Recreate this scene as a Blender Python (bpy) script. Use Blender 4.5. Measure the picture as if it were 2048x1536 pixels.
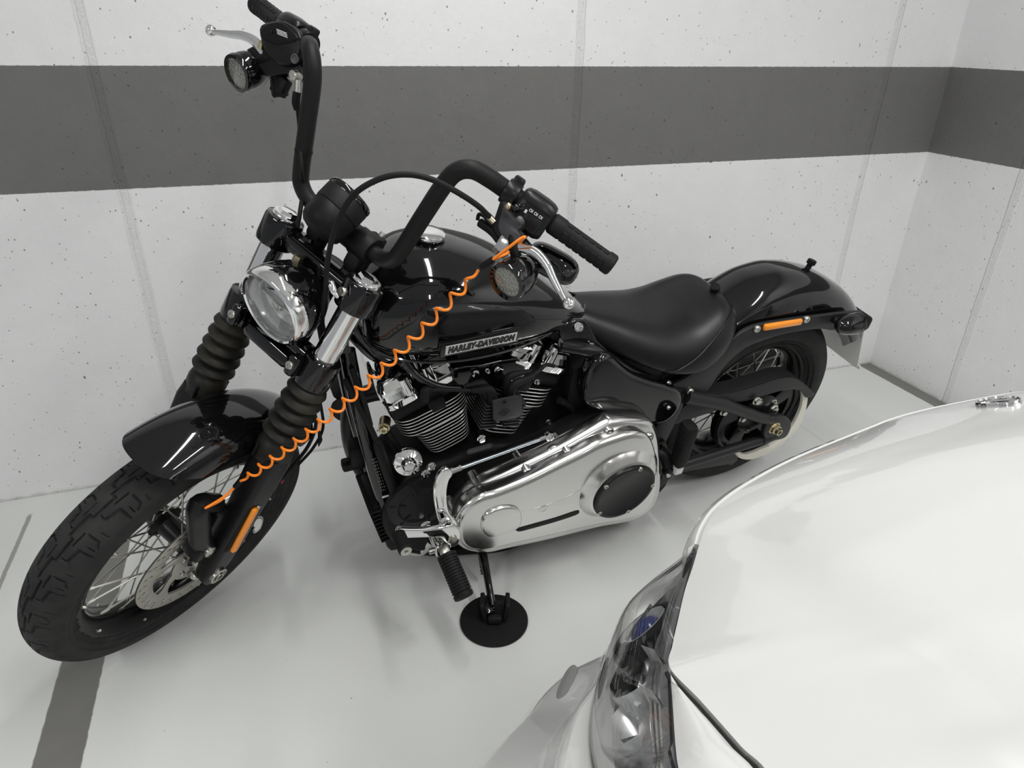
import bpy, bmesh, math, random
import numpy as np
from mathutils import Matrix, Vector
random.seed(7)
PI = math.pi
D = PI / 180
scene = bpy.context.scene
for o in list(bpy.data.objects):
    bpy.data.objects.remove(o, do_unlink=True)
COL = scene.collection

# ------------------------------------------------------------------ camera (solved from the photograph)
CP = dict(x=1.484485, y=1.518584, z=1.328177, yaw=-115.687934, pitch=26.966688, roll=0.980505, f=1382.1547)
LEAN, DPITCH, LIFT = 12.267969, 0.587487, 0.001926
STEER, RAKE, FOFF = 34.155157, 29.505867, 0.030345
RR, RF, WB = .323, .331, 1.63
WYAW, WD, WC = -6.144078, -0.502395, -1.197997          # back wall heading / offset / corner
ZB, ZT = 0.928721, 1.236771                              # grey band on the walls

_y, _t, _r = CP['yaw'] * D, CP['pitch'] * D, CP['roll'] * D
CF = np.array([math.cos(_y) * math.cos(_t), math.sin(_y) * math.cos(_t), -math.sin(_t)])
_rt = np.array([math.sin(_y), -math.cos(_y), 0.])
_up = np.cross(_rt, CF)
CR = math.cos(_r) * _rt + math.sin(_r) * _up
CU = -math.sin(_r) * _rt + math.cos(_r) * _up
CC = np.array([CP['x'], CP['y'], CP['z']])
cd = bpy.data.cameras.new('camera')
cam = bpy.data.objects.new('camera', cd)
COL.objects.link(cam)
cam.matrix_world = Matrix(((CR[0], CU[0], -CF[0], CC[0]), (CR[1], CU[1], -CF[1], CC[1]), (CR[2], CU[2], -CF[2], CC[2]), (0, 0, 0, 1)))
cd.sensor_width = 36
cd.lens = CP['f'] / 2048 * 36
cd.clip_start = .02
scene.camera = cam

# ------------------------------------------------------------------ frames: room (a along the wall from the corner, b off the wall), bike, steering head
_w = WYAW * D
WN = np.array([math.sin(_w), -math.cos(_w), 0.])
WT = np.array([math.cos(_w), math.sin(_w), 0.])
def room(a, b, z=0.):
    return WT * (a + WC) - WN * (b + WD) + np.array([0, 0, z])
def rot(axis, ang):
    a = np.asarray(axis, float); a = a / np.linalg.norm(a)
    K = np.array([[0, -a[2], a[1]], [a[2], 0, -a[0]], [-a[1], a[0], 0]])
    return np.eye(3) + math.sin(ang) * K + (1 - math.cos(ang)) * K @ K
RB = rot((1, 0, 0), -LEAN * D) @ rot((0, 1, 0), DPITCH * D)
AX = np.array([0, 0, RR])
TB = np.array([0, 0, LIFT]) + rot((1, 0, 0), -LEAN * D) @ AX - RB @ AX      # world = RB @ x + TB
SA = np.array([-math.sin(RAKE * D), 0, math.cos(RAKE * D)])
SF = np.array([math.cos(RAKE * D), 0, math.sin(RAKE * D)])
SP = np.array([WB, 0, RF]) - SF * FOFF
RS = rot(SA, STEER * D) @ np.stack([SF, np.array([0, 1., 0]), SA], 1)     # bike = RS @ (u, v, w) + SP
def ray(px, py):
    return CF + CR * (px - 1024) / CP['f'] - CU * (py - 768) / CP['f']
def W(px, py, z):
    """the point at height z that the pixel sees (world)"""
    d = ray(px, py)
    return CC + d * ((z - CC[2]) / d[2])
def B(px, py, y):
    """the point in the bike's plane y that the pixel sees (bike frame: x forward, y left, z up)"""
    c = RB.T @ (CC - TB); e = RB.T @ ray(px, py)
    return c + e * ((y - c[1]) / e[1])
def S(px, py, v):
    """the same for the steering head (u forward, v left, w up along the fork)"""
    c = RS.T @ (RB.T @ (CC - TB) - SP); e = RS.T @ (RB.T @ ray(px, py))
    return c + e * ((v - c[1]) / e[1])
def s2b(X):
    return np.asarray(X, float) @ RS.T + SP
def w2b(X):
    return (np.asarray(X, float) - TB) @ RB

# ------------------------------------------------------------------ world, lights, exposure
wd = bpy.data.worlds.new('garage_air')
scene.world = wd
wd.use_nodes = True
wd.node_tree.nodes['Background'].inputs[0].default_value = (.93, .96, 1, 1)
wd.node_tree.nodes['Background'].inputs[1].default_value = .30
scene.view_settings.view_transform = 'Standard'
scene.view_settings.look = 'None'
scene.view_settings.gamma = 1
scene.view_settings.use_curve_mapping = False
scene.view_settings.exposure = 0.22
TUBES = [  # centre a, b, height, length along b, length along a, watts
    (2.05, 1.35, 2.45, 1.5, .09, 20),
    (.80, 2.5, 2.45, 1.5, .09, 32),
    (4.7, 2.6, 2.45, 1.5, .09, 26),
    (2.2, 4.9, 2.45, 1.5, .09, 34),
]
def tube_light(a, b, z, lb, la, w, i):
    l = bpy.data.lights.new('tube_lamp', 'AREA')
    l.shape = 'RECTANGLE'; l.size = la; l.size_y = lb; l.energy = w; l.color = (1, .995, .985)
    o = bpy.data.objects.new('tube_lamp', l)
    COL.objects.link(o)
    o.matrix_world = Matrix.Translation(room(a, b, z)) @ Matrix.Rotation(_w, 4, 'Z')
for i, t in enumerate(TUBES):
    tube_light(*t, i)

# ------------------------------------------------------------------ materials
def mat(name, col, rough=.5, metal=0., coat=0., bump=None, spec=.5, trans=0., ior=1.45, alpha=1., noise=None, emit=0):
    m = bpy.data.materials.new(name); m.use_nodes = True
    nt = m.node_tree; b = nt.nodes['Principled BSDF']
    c = tuple(col) + (1,) if len(col) == 3 else col
    b.inputs['Base Color'].default_value = c
    b.inputs['Roughness'].default_value = rough
    b.inputs['Metallic'].default_value = metal
    b.inputs['Coat Weight'].default_value = coat
    b.inputs['Coat Roughness'].default_value = .03
    b.inputs['Specular IOR Level'].default_value = spec
    b.inputs['Transmission Weight'].default_value = trans
    b.inputs['IOR'].default_value = ior
    b.inputs['Alpha'].default_value = alpha
    if bump or noise:
        tc = nt.nodes.new('ShaderNodeTexCoord')
    if bump:
        sc, st, ds = bump
        n = nt.nodes.new('ShaderNodeTexNoise'); n.inputs['Scale'].default_value = sc; n.inputs['Detail'].default_value = 3
        bp = nt.nodes.new('ShaderNodeBump'); bp.inputs['Strength'].default_value = st; bp.inputs['Distance'].default_value = ds
        nt.links.new(tc.outputs['Object'], n.inputs['Vector']); nt.links.new(n.outputs['Fac'], bp.inputs['Height']); nt.links.new(bp.outputs['Normal'], b.inputs['Normal'])
    if noise:
        sc, c2, lo, hi = noise
        n = nt.nodes.new('ShaderNodeTexNoise'); n.inputs['Scale'].default_value = sc; n.inputs['Detail'].default_value = 6
        r = nt.nodes.new('ShaderNodeValToRGB'); r.color_ramp.elements[0].position = lo; r.color_ramp.elements[1].position = hi
        r.color_ramp.elements[0].color = c; r.color_ramp.elements[1].color = tuple(c2) + (1,)
        nt.links.new(tc.outputs['Object'], n.inputs['Vector']); nt.links.new(n.outputs['Fac'], r.inputs['Fac']); nt.links.new(r.outputs['Color'], b.inputs['Base Color'])
    return m
def thin_glass(name, tint, ior=1.5):
    m = bpy.data.materials.new(name); m.use_nodes = True; nt = m.node_tree
    nt.nodes.remove(nt.nodes['Principled BSDF'])
    t = nt.nodes.new('ShaderNodeBsdfTransparent'); t.inputs[0].default_value = tuple(tint) + (1,)
    g = nt.nodes.new('ShaderNodeBsdfGlossy'); g.inputs['Roughness'].default_value = .02
    lw = nt.nodes.new('ShaderNodeLayerWeight'); pw = nt.nodes.new('ShaderNodeMath'); pw.operation = 'POWER'; pw.inputs[1].default_value = 4.5
    f = nt.nodes.new('ShaderNodeMath'); f.operation = 'MULTIPLY_ADD'; f.inputs[1].default_value = .8; f.inputs[2].default_value = .045
    nt.links.new(lw.outputs['Facing'], pw.inputs[0]); nt.links.new(pw.outputs[0], f.inputs[0])
    x = nt.nodes.new('ShaderNodeMixShader')
    nt.links.new(f.outputs[0], x.inputs[0]); nt.links.new(t.outputs[0], x.inputs[1]); nt.links.new(g.outputs[0], x.inputs[2])
    nt.links.new(x.outputs[0], nt.nodes['Material Output'].inputs[0])
    return m
M = dict(
    paint=mat('black_paint', (.003, .003, .0035), .12, coat=1., spec=.08),
    satin=mat('satin_black', (.006, .006, .0065), .34, spec=.32),
    plastic=mat('black_plastic', (.005, .005, .005), .48, spec=.22),
    wrinkle=mat('wrinkle_black', (.0075, .0075, .0075), .5, bump=(900, .35, .001), spec=.26),
    rubber=mat('black_rubber', (.009, .009, .009), .6, spec=.22),
    boot=mat('dusty_rubber', (.011, .0105, .009), .48, spec=.3, noise=(14, (.032, .029, .019), .45, .75)),
    tyre=mat('tyre_rubber', (.019, .019, .019), .7, spec=.24, noise=(30, (.029, .029, .028), .4, .7)),
    rim=mat('rim_black', (.003, .003, .003), .22, spec=.22),
    leather=mat('black_leather', (.0055, .0055, .006), .36, bump=(420, .12, .001), spec=.42),
    chrome=mat('chrome', (.86, .86, .86), .05, 1.),
    alu=mat('polished_aluminium', (.74, .73, .72), .19, 1., bump=(60, .02, .002)),
    steel=mat('brushed_steel', (.55, .54, .5), .3, 1.),
    disc=mat('disc_steel', (.42, .4, .36), .38, 1.),
    zinc=mat('zinc', (.62, .68, .74), .22, 1.),
    gold=mat('yellow_zinc', (.55, .48, .33), .3, 1.),
    orange=mat('orange_cable', (.9, .23, .012), .32),
    amber=mat('amber_lens', (.85, .27, .01), .18, coat=.6),
    glass=thin_glass('clear_glass', (.96, .96, .96)),
    lampglass=thin_glass('lamp_cover_glass', (.95, .95, .95)),
    smoke=thin_glass('smoke_glass', (.45, .45, .45)),
    white=mat('white_car_paint', (.575, .577, .565), .25, coat=1.),
    coil=mat('coil_grey', (.022, .022, .023), .45),
    fin=mat('fin_edge', (.72, .72, .70), .3, .55),
    bowl=mat('lamp_bowl', (.62, .63, .63), .22, .45),
    guard=mat('frame_satin', (.015, .015, .0155), .42, spec=.4),
    led=mat('led_reflector', (.42, .42, .38), .25, .35),
    badge=mat('badge_silver', (.62, .62, .61), .3, .25),
    cream=mat('cream_edge', (.80, .77, .68), .5),
    plate=mat('plate_back', (.72, .72, .69), .4, .0),
    lampgrey=mat('lamp_grey', (.09, .09, .094), .3),
    lampsilver=mat('lamp_silver', (.6, .61, .6), .16, .9),
    blue=mat('blue_lamp_filter', (.035, .045, .15), .2, coat=.3),
    sensor=mat('grey_sensor', (.2, .2, .2), .5),
    red=mat('red_tag', (.35, .02, .04), .5),
    print_=mat('white_print', (.6, .6, .6), .5),
    printgrey=mat('grey_print', (.16, .16, .16), .5),
    gap=mat('shut_gap', (.01, .01, .01), .8),
    tubeglass=None,
)

# ------------------------------------------------------------------ mesh helpers
def frame_from(axis, hint=None):
    a = np.asarray(axis, float); a = a / np.linalg.norm(a)
    h = np.asarray(hint, float) if hint is not None else (np.array([0, 0, 1.]) if abs(a[2]) < .9 else np.array([1., 0, 0]))
    e1 = h - a * (h @ a); e1 /= np.linalg.norm(e1)
    return e1, np.cross(a, e1), a
def smooth(pts, n=8, closed=False):
    P = np.asarray(pts, float); N = len(P); out = []
    rng = range(N if closed else N - 1)
    for i in rng:
        p1, p2 = P[i], P[(i + 1) % N]
        p0 = P[i - 1] if (i > 0 or closed) else 2 * p1 - p2
        p3 = P[(i + 2) % N] if (i + 2 < N or closed) else 2 * p2 - p1
        for k in range(n):
            t = k / n
            out.append(.5 * (2 * p1 + (p2 - p0) * t + (2 * p0 - 5 * p1 + 4 * p2 - p3) * t * t + (3 * p1 - p0 - 3 * p2 + p3) * t ** 3))
    if not closed:
        out.append(P[-1])
    return np.array(out)
class G:
    """collects shapes; build() links them as one mesh object"""
    def __init__(s, xf=None):
        s.v, s.f, s.m, s.n, s.xf = [], [], [], 0, xf
    def add(s, V, F, mi=0, xf=True):
        V = np.asarray(V, float).reshape(-1, 3)
        if s.xf and xf: V = s.xf(V)
        s.v.append(V); s.f += [tuple(int(i) + s.n for i in f) for f in F]; s.m += [mi] * len(F); s.n += len(V)
        return s
    def rings(s, R, closed=True, caps=True, loop=False, mi=0):
        R = [np.asarray(r, float) for r in R]; k = len(R[0]); F = []
        for i in range(len(R) - (0 if loop else 1)):
            a, b = i * k, ((i + 1) % len(R)) * k
            for j in range(k if closed else k - 1):
                j2 = (j + 1) % k
                F.append((a + j, a + j2, b + j2, b + j))
        if caps and closed and not loop:
            F.append(tuple(range(k - 1, -1, -1))); F.append(tuple(range((len(R) - 1) * k, len(R) * k)))
        return s.add(np.concatenate(R), F, mi)
    def tube(s, pts, r, seg=12, n=0, caps=True, mi=0, closed=False, flat=None):
        P = smooth(pts, n, closed) if n else np.asarray(pts, float)
        N = len(P)
        if np.ndim(r): r = np.interp(np.linspace(0, 1, N), np.linspace(0, 1, len(r)), r)
        else: r = np.full(N, r)
        T = (np.roll(P, -1, 0) - np.roll(P, 1, 0)) if closed else np.gradient(P, axis=0)
        T /= np.linalg.norm(T, axis=1)[:, None] + 1e-12
        e1, e2, _ = frame_from(T[0], flat); R = []
        for i in range(N):
            e1 = e1 - T[i] * (e1 @ T[i]); e1 /= np.linalg.norm(e1); e2 = np.cross(T[i], e1)
            q = np.linspace(0, 2 * PI, seg, endpoint=False)[:, None]
            R.append(P[i] + r[i] * (np.cos(q) * e1 + np.sin(q) * e2))
        return s.rings(R, caps=caps and not closed, loop=closed, mi=mi)
    def lathe(s, prof, o, axis, seg=32, hint=None, caps=True, mi=0, sx=1., sy=1.):
        e1, e2, a = frame_from(axis, hint); o = np.asarray(o, float)
        q = np.linspace(0, 2 * PI, seg, endpoint=False)[:, None]
        return s.rings([o + a * h + r * (np.cos(q) * e1 * sx + np.sin(q) * e2 * sy) for r, h in prof], caps=caps, mi=mi)
    def box(s, c, size, bev=.0, ax=None, mi=0, seg=2):
        bm = bmesh.new(); bmesh.ops.create_cube(bm, size=1)
        bmesh.ops.scale(bm, vec=size, verts=bm.verts)
        if bev: bmesh.ops.bevel(bm, geom=bm.edges[:], offset=bev, segments=seg, affect='EDGES', profile=.5)
        bm.verts.index_update()
        V = np.array([v.co[:] for v in bm.verts]); F = [[v.index for v in f.verts] for f in bm.faces]; bm.free()
        if ax is not None: V = V @ np.stack(ax, 0)
        return s.add(V + np.asarray(c, float), F, mi)
    def plate(s, loops, o, e1, e2, t, bev=0., mi=0, res=1):
        """flat plate from 2-D loops (the first the outline, others holes) in the basis e1, e2; thickness t centred on o"""
        cu = bpy.data.curves.new('tmp', 'CURVE'); cu.dimensions = '2D'; cu.fill_mode = 'BOTH'
        cu.extrude = max(t / 2 - bev, 1e-5); cu.bevel_depth = bev; cu.bevel_resolution = res
        for L in loops:
            sp = cu.splines.new('POLY'); sp.points.add(len(L) - 1); sp.use_cyclic_u = True
            for p_, q in zip(sp.points, L): p_.co = (q[0], q[1], 0, 1)
        ob = bpy.data.objects.new('tmp', cu); COL.objects.link(ob)
        bpy.context.view_layer.update()
        me = bpy.data.meshes.new_from_object(ob)
        V = np.zeros(len(me.vertices) * 3); me.vertices.foreach_get('co', V); V = V.reshape(-1, 3)
        F = [tuple(q.vertices) for q in me.polygons]
        bpy.data.objects.remove(ob); bpy.data.curves.remove(cu); bpy.data.meshes.remove(me)
        e1 = np.asarray(e1, float); e2 = np.asarray(e2, float); e3 = np.cross(e1, e2)
        return s.add(np.asarray(o, float) + V[:, :1] * e1 + V[:, 1:2] * e2 + V[:, 2:] * e3, F, mi)
    def text(s, body, o, e1, e2, size, t=.001, shear=0., offset=0., spacing=1., mi=0, width=None):
        cu = bpy.data.curves.new('tmp', 'FONT'); cu.body = body; cu.size = size; cu.extrude = t / 2; cu.shear = shear; cu.offset = offset
        cu.space_character = spacing; cu.align_x = 'CENTER'; cu.align_y = 'CENTER'; cu.resolution_u = 3
        ob = bpy.data.objects.new('tmp', cu); COL.objects.link(ob); bpy.context.view_layer.update()
        me = bpy.data.meshes.new_from_object(ob)
        V = np.zeros(len(me.vertices) * 3); me.vertices.foreach_get('co', V); V = V.reshape(-1, 3)
        F = [tuple(q.vertices) for q in me.polygons]
        bpy.data.objects.remove(ob); bpy.data.curves.remove(cu); bpy.data.meshes.remove(me)
        if width: V[:, 0] *= width / (V[:, 0].max() - V[:, 0].min())
        e1 = np.asarray(e1, float); e2 = np.asarray(e2, float); e3 = np.cross(e1, e2)
        return s.add(np.asarray(o, float) + V[:, :1] * e1 + V[:, 1:2] * e2 + V[:, 2:] * e3, F, mi)
    def build(s, name, m, parent=None, label=None, sharp=38, weld=True):
        me = bpy.data.meshes.new(name)
        V = np.concatenate(s.v)
        me.from_pydata([tuple(x) for x in V], [], s.f)
        ms = m if isinstance(m, (list, tuple)) else [m]
        for k in ms: me.materials.append(M[k] if isinstance(k, str) else k)
        if len(ms) > 1: me.polygons.foreach_set('material_index', s.m)
        bm = bmesh.new(); bm.from_mesh(me)
        bmesh.ops.remove_doubles(bm, verts=bm.verts, dist=1e-6)
        bmesh.ops.recalc_face_normals(bm, faces=bm.faces)
        bm.to_mesh(me); bm.free()
        me.shade_smooth(); me.set_sharp_from_angle(angle=sharp * D)
        o = bpy.data.objects.new(name, me); COL.objects.link(o)
        if parent is not None: o.parent = parent
        if label: o['label'] = label
        return o
def empty(name, parent=None, label=None, cat=None, mw=None):
    o = bpy.data.objects.new(name, None); o.empty_display_size = .05
    COL.objects.link(o)
    if parent is not None: o.parent = parent
    if mw is not None: o.matrix_world = mw
    if label: o['label'] = label
    if cat: o['category'] = cat
    return o
def superring(hw, top, bot, n=28, p=2.4, x=0., wide=.5):
    """closed ring in the y-z plane at x: half width hw, widest at the fraction `wide` of the height"""
    zc = bot + (top - bot) * wide; R = []
    for q in np.linspace(0, 2 * PI, n, endpoint=False):
        c, s_ = math.cos(q), math.sin(q)
        y = hw * math.copysign(abs(c) ** (2 / p), c); h = math.copysign(abs(s_) ** (2 / p), s_)
        R.append((x, y, zc + h * ((top - zc) if h > 0 else (zc - bot))))
    return np.array(R)
def bolt(o, axis, r, h, m='chrome', parent=None, hexa=True, label=None, xf=None, cap=True):
    g = G(xf)
    o = np.asarray(o, float); a = np.asarray(axis, float); a = a / np.linalg.norm(a)
    if hexa:
        g.lathe([(r * 1.35, 0), (r * 1.35, h * .2), (r * 1.1, h * .25)], o, a, 16)
        g.lathe([(r, h * .25), (r, h * .9), (r * .85, h)], o, a, 6)
    else:
        g.lathe([(r, 0), (r, h * .7), (r * .75, h), (r * .42, h), (r * .38, h * .45)], o, a, 14)
    return g.build('bolt', m, parent, label)

# ------------------------------------------------------------------ the room
class NT:
    def __init__(s, name):
        s.m = bpy.data.materials.new(name); s.m.use_nodes = True; s.nt = s.m.node_tree; s.b = s.nt.nodes['Principled BSDF']
        s.tc = s.nt.nodes.new('ShaderNodeTexCoord')
        sep = s.nt.nodes.new('ShaderNodeSeparateXYZ'); s.nt.links.new(s.tc.outputs['Object'], sep.inputs[0])
        s.x, s.y, s.z = sep.outputs
    def put(s, sock, v):
        if hasattr(v, 'is_output'): s.nt.links.new(v, sock)
        else: sock.default_value = v
    def op(s, o, a, b=0., c=0., clamp=False):
        n = s.nt.nodes.new('ShaderNodeMath'); n.operation = o; n.use_clamp = clamp
        for i, v in enumerate((a, b, c)): s.put(n.inputs[i], v)
        return n.outputs[0]
    def ss(s, x, e0, e1):
        n = s.nt.nodes.new('ShaderNodeMapRange'); n.interpolation_type = 'SMOOTHSTEP'
        s.put(n.inputs['Value'], x); n.inputs['From Min'].default_value = e0; n.inputs['From Max'].default_value = e1
        return n.outputs[0]
    def noise(s, sc, det=4, rough=.5, off=None, stretch=None):
        n = s.nt.nodes.new('ShaderNodeTexNoise'); n.inputs['Scale'].default_value = sc; n.inputs['Detail'].default_value = det; n.inputs['Roughness'].default_value = rough
        mp = s.nt.nodes.new('ShaderNodeMapping'); mp.inputs['Location'].default_value = off or (0, 0, 0); mp.inputs['Scale'].default_value = stretch or (1, 1, 1)
        s.nt.links.new(s.tc.outputs['Object'], mp.inputs[0]); s.nt.links.new(mp.outputs[0], n.inputs['Vector'])
        return n.outputs['Fac']
    def spots(s, sc, r0, r1, off=(0, 0, 0), stretch=(1, 1, 1), keep=.5):
        """sparse round marks: 1 inside"""
        v = s.nt.nodes.new('ShaderNodeTexVoronoi'); v.inputs['Scale'].default_value = sc
        mp = s.nt.nodes.new('ShaderNodeMapping'); mp.inputs['Location'].default_value = off; mp.inputs['Scale'].default_value = stretch
        s.nt.links.new(s.tc.outputs['Object'], mp.inputs[0]); s.nt.links.new(mp.outputs[0], v.inputs['Vector'])
        sp = s.nt.nodes.new('ShaderNodeSeparateColor'); s.nt.links.new(v.outputs['Color'], sp.inputs[0])
        rad = s.op('MULTIPLY_ADD', s.op('MULTIPLY', sp.outputs[0], sp.outputs[0]), r1 - r0, r0)
        on = s.op('LESS_THAN', sp.outputs[1], keep)
        d = s.op('DIVIDE', v.outputs['Distance'], rad)
        return s.op('MULTIPLY', s.op('SUBTRACT', 1., s.ss(d, .6, 1.1)), on)
    def mix(s, f, a, b):
        n = s.nt.nodes.new('ShaderNodeMix'); n.data_type = 'RGBA'
        s.put(n.inputs[0], f)
        for i, v in ((6, a), (7, b)):
            if hasattr(v, 'is_output'): s.nt.links.new(v, n.inputs[i])
            else: n.inputs[i].default_value = tuple(v) + (1,)
        return n.outputs[2]
    def bump(s, h, st, dist):
        n = s.nt.nodes.new('ShaderNodeBump'); n.inputs['Strength'].default_value = st; n.inputs['Distance'].default_value = dist
        s.nt.links.new(h, n.inputs['Height']); s.nt.links.new(n.outputs[0], s.b.inputs['Normal'])
    def color(s, c): s.nt.links.new(c, s.b.inputs['Base Color'])
def band(nt, x, lo, hi, e=.002):
    return nt.op('MULTIPLY', nt.ss(x, lo - e, lo + e), nt.op('SUBTRACT', 1., nt.ss(x, hi - e, hi + e)))
def wall_material(name, joints):
    n = NT(name)
    wob = n.op('MULTIPLY', n.op('SUBTRACT', n.noise(55, 5, .7), .5), .006)
    zz = n.op('ADD', n.z, wob)
    grey = band(n, zz, ZB, ZT, .0012)
    tone = n.noise(2.2, 4)
    blot = n.noise(9, 6, .6, (4, 1, 2))
    white = n.mix(blot, (.72, .72, .725), (.80, .80, .80))
    dark = n.mix(blot, (.125, .124, .119), (.155, .153, .147))
    col = n.mix(grey, white, dark)
    pits = n.op('MAXIMUM', n.op('MAXIMUM', n.spots(28, .03, .12, (0, 0, 0), (1, 1, .7), .5), n.spots(70, .08, .19, (3, 1, 7), (1, 1, .8), .4)), n.spots(13, .015, .07, (7, 2, 3), (.6, 1, 1), .4))
    patch = n.ss(n.noise(3.5, 3, .5, (8, 3, 1)), .26, .5)
    pits = n.op('MULTIPLY', pits, patch)
    col = n.mix(n.op('MULTIPLY', pits, .75), col, (.07, .068, .06))
    h = n.op('MULTIPLY_ADD', n.noise(160, 5, .6), .25, n.op('MULTIPLY', n.noise(22, 5, .6, (5, 5, 5)), .8))
    h = n.op('SUBTRACT', h, n.op('MULTIPLY', pits, .9))
    for j in joints:                      # formwork joints: a thin raised fin on one side, rough laitance beside it
        w = n.op('ADD', n.x, n.op('MULTIPLY', n.op('SUBTRACT', n.noise(6, 3, .5, (j, 0, 0)), .5), .012))
        f1 = band(n, w, j - .004, j + .001, .0015)
        f2 = band(n, w, j + .018, j + .022, .0015)
        zone = band(n, w, j - .002, j + .024, .006)
        h = n.op('ADD', h, n.op('MULTIPLY', n.op('ADD', f1, n.op('MULTIPLY', f2, -.7)), .9))
        h = n.op('ADD', h, n.op('MULTIPLY', zone, n.op('MULTIPLY', n.noise(110, 5, .75, (1, j, 0)), 2.0)))
        col = n.mix(n.op('MULTIPLY', zone, n.op('MULTIPLY', n.ss(n.noise(120, 4, .7, (j, 2, 0)), .52, .68), .2)), col, (.22, .22, .21))
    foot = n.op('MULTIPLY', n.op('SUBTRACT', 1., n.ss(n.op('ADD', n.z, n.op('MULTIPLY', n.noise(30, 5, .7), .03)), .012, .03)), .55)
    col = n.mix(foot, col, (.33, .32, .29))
    n.color(col); n.bump(h, .55, .0045)
    n.b.inputs['Roughness'].default_value = .62
    return n.m
def floor_material():
    n = NT('painted_floor')
    wob = n.op('MULTIPLY', n.op('SUBTRACT', n.noise(40, 4, .6), .5), .006)
    xa = n.op('ADD', n.x, wob)
    base = n.mix(n.noise(1.7, 5, .55), (.61, .625, .605), (.70, .71, .69))
    stripe = n.op('MAXIMUM', band(n, xa, 3.02, 3.113, .002), band(n, xa, -.2, .066, .002))
    col = n.mix(stripe, base, n.mix(n.noise(14, 5), (.15, .148, .138), (.19, .187, .175)))
    # worn joint line beside the stripe, hair cracks, scuffs, grit
    line = n.op('MULTIPLY', band(n, xa, 3.316, 3.328, .002), band(n, n.y, .10, .62, .01))
    col = n.mix(n.op('MULTIPLY', line, .8), col, (.22, .21, .19))
    seam = n.op('MULTIPLY', band(n, xa, .69, .697, .003), .25)
    col = n.mix(seam, col, (.35, .35, .33))
    scuff = n.op('MULTIPLY', n.ss(n.noise(55, 5, .8, (3, 3, 0), (1, 1.6, 1)), .66, .72), n.ss(n.noise(4, 3, .5, (1, 9, 0)), .52, .66))
    col = n.mix(n.op('MULTIPLY', scuff, .5), col, (.2, .19, .16))
    grit = n.op('MAXIMUM', n.spots(16, .012, .05, (2, 5, 0), keep=.35), n.spots(45, .02, .07, (1, 1, 0), keep=.12))
    col = n.mix(n.op('MULTIPLY', grit, .75), col, (.1, .09, .08))
    dirt = n.op('MULTIPLY', n.op('SUBTRACT', 1., n.ss(n.op('ADD', n.y, n.op('MULTIPLY', n.noise(24, 5, .8), .016)), .004, .014)), .75)
    col = n.mix(dirt, col, (.28, .27, .24))
    n.color(col); n.bump(n.op('ADD', n.noise(240, 3), n.op('MULTIPLY', n.noise(14, 3), .6)), .10, .002)
    n.b.inputs['Roughness'].default_value = .42
    return n.m
def room_slab(name, x0, x1, y0, y1, z0, z1, m, origin, rz):
    g = G().box(((x0 + x1) / 2, (y0 + y1) / 2, (z0 + z1) / 2), (x1 - x0, y1 - y0, z1 - z0))
    o = g.build(name, m); o['kind'] = 'structure'
    o.matrix_world = Matrix.Translation(origin) @ Matrix.Rotation(rz, 4, 'Z')
    return o
O0 = room(0, 0, 0)
# local x = a (to the photo's left along the back wall), local y = -b ... the room frame has b along -WN
room_slab('floor', -.25, 7, -.25, 8, -.2, 0, floor_material(), O0, _w)
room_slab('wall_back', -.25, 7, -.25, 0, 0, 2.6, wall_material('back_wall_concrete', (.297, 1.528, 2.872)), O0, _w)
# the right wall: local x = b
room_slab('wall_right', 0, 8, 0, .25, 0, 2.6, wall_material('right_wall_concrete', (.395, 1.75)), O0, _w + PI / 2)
room_slab('ceiling', -.25, 7, -.25, 8, 2.6, 2.8, mat('ceiling_paint', (.7, .7, .69), .7), O0, _w)

# ceiling lights: real fittings that carry the lamps (above the frame)
for i, (a, b, z, lb, la, w) in enumerate(TUBES):
    root = empty('ceiling_light', None, ['white tube light fitting on the ceiling above the motorcycle', 'white tube light fitting on the ceiling above the car bonnet',
                                         'white tube light fitting on the ceiling of the next bay', 'white tube light fitting on the ceiling over the driving lane'][i], 'lamp',
                 Matrix.Translation(room(a, b, z)) @ Matrix.Rotation(_w, 4, 'Z'))
    root['group'] = 'ceiling tube lights'
    g = G().box((0, 0, .075), (.14, lb + .06, .1), .012); g.build('housing', 'white', root)
    g = G().box((0, 0, .014), (.115, lb + .02, .02), .004); g.build('reflector', 'lampsilver', root)

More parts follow.
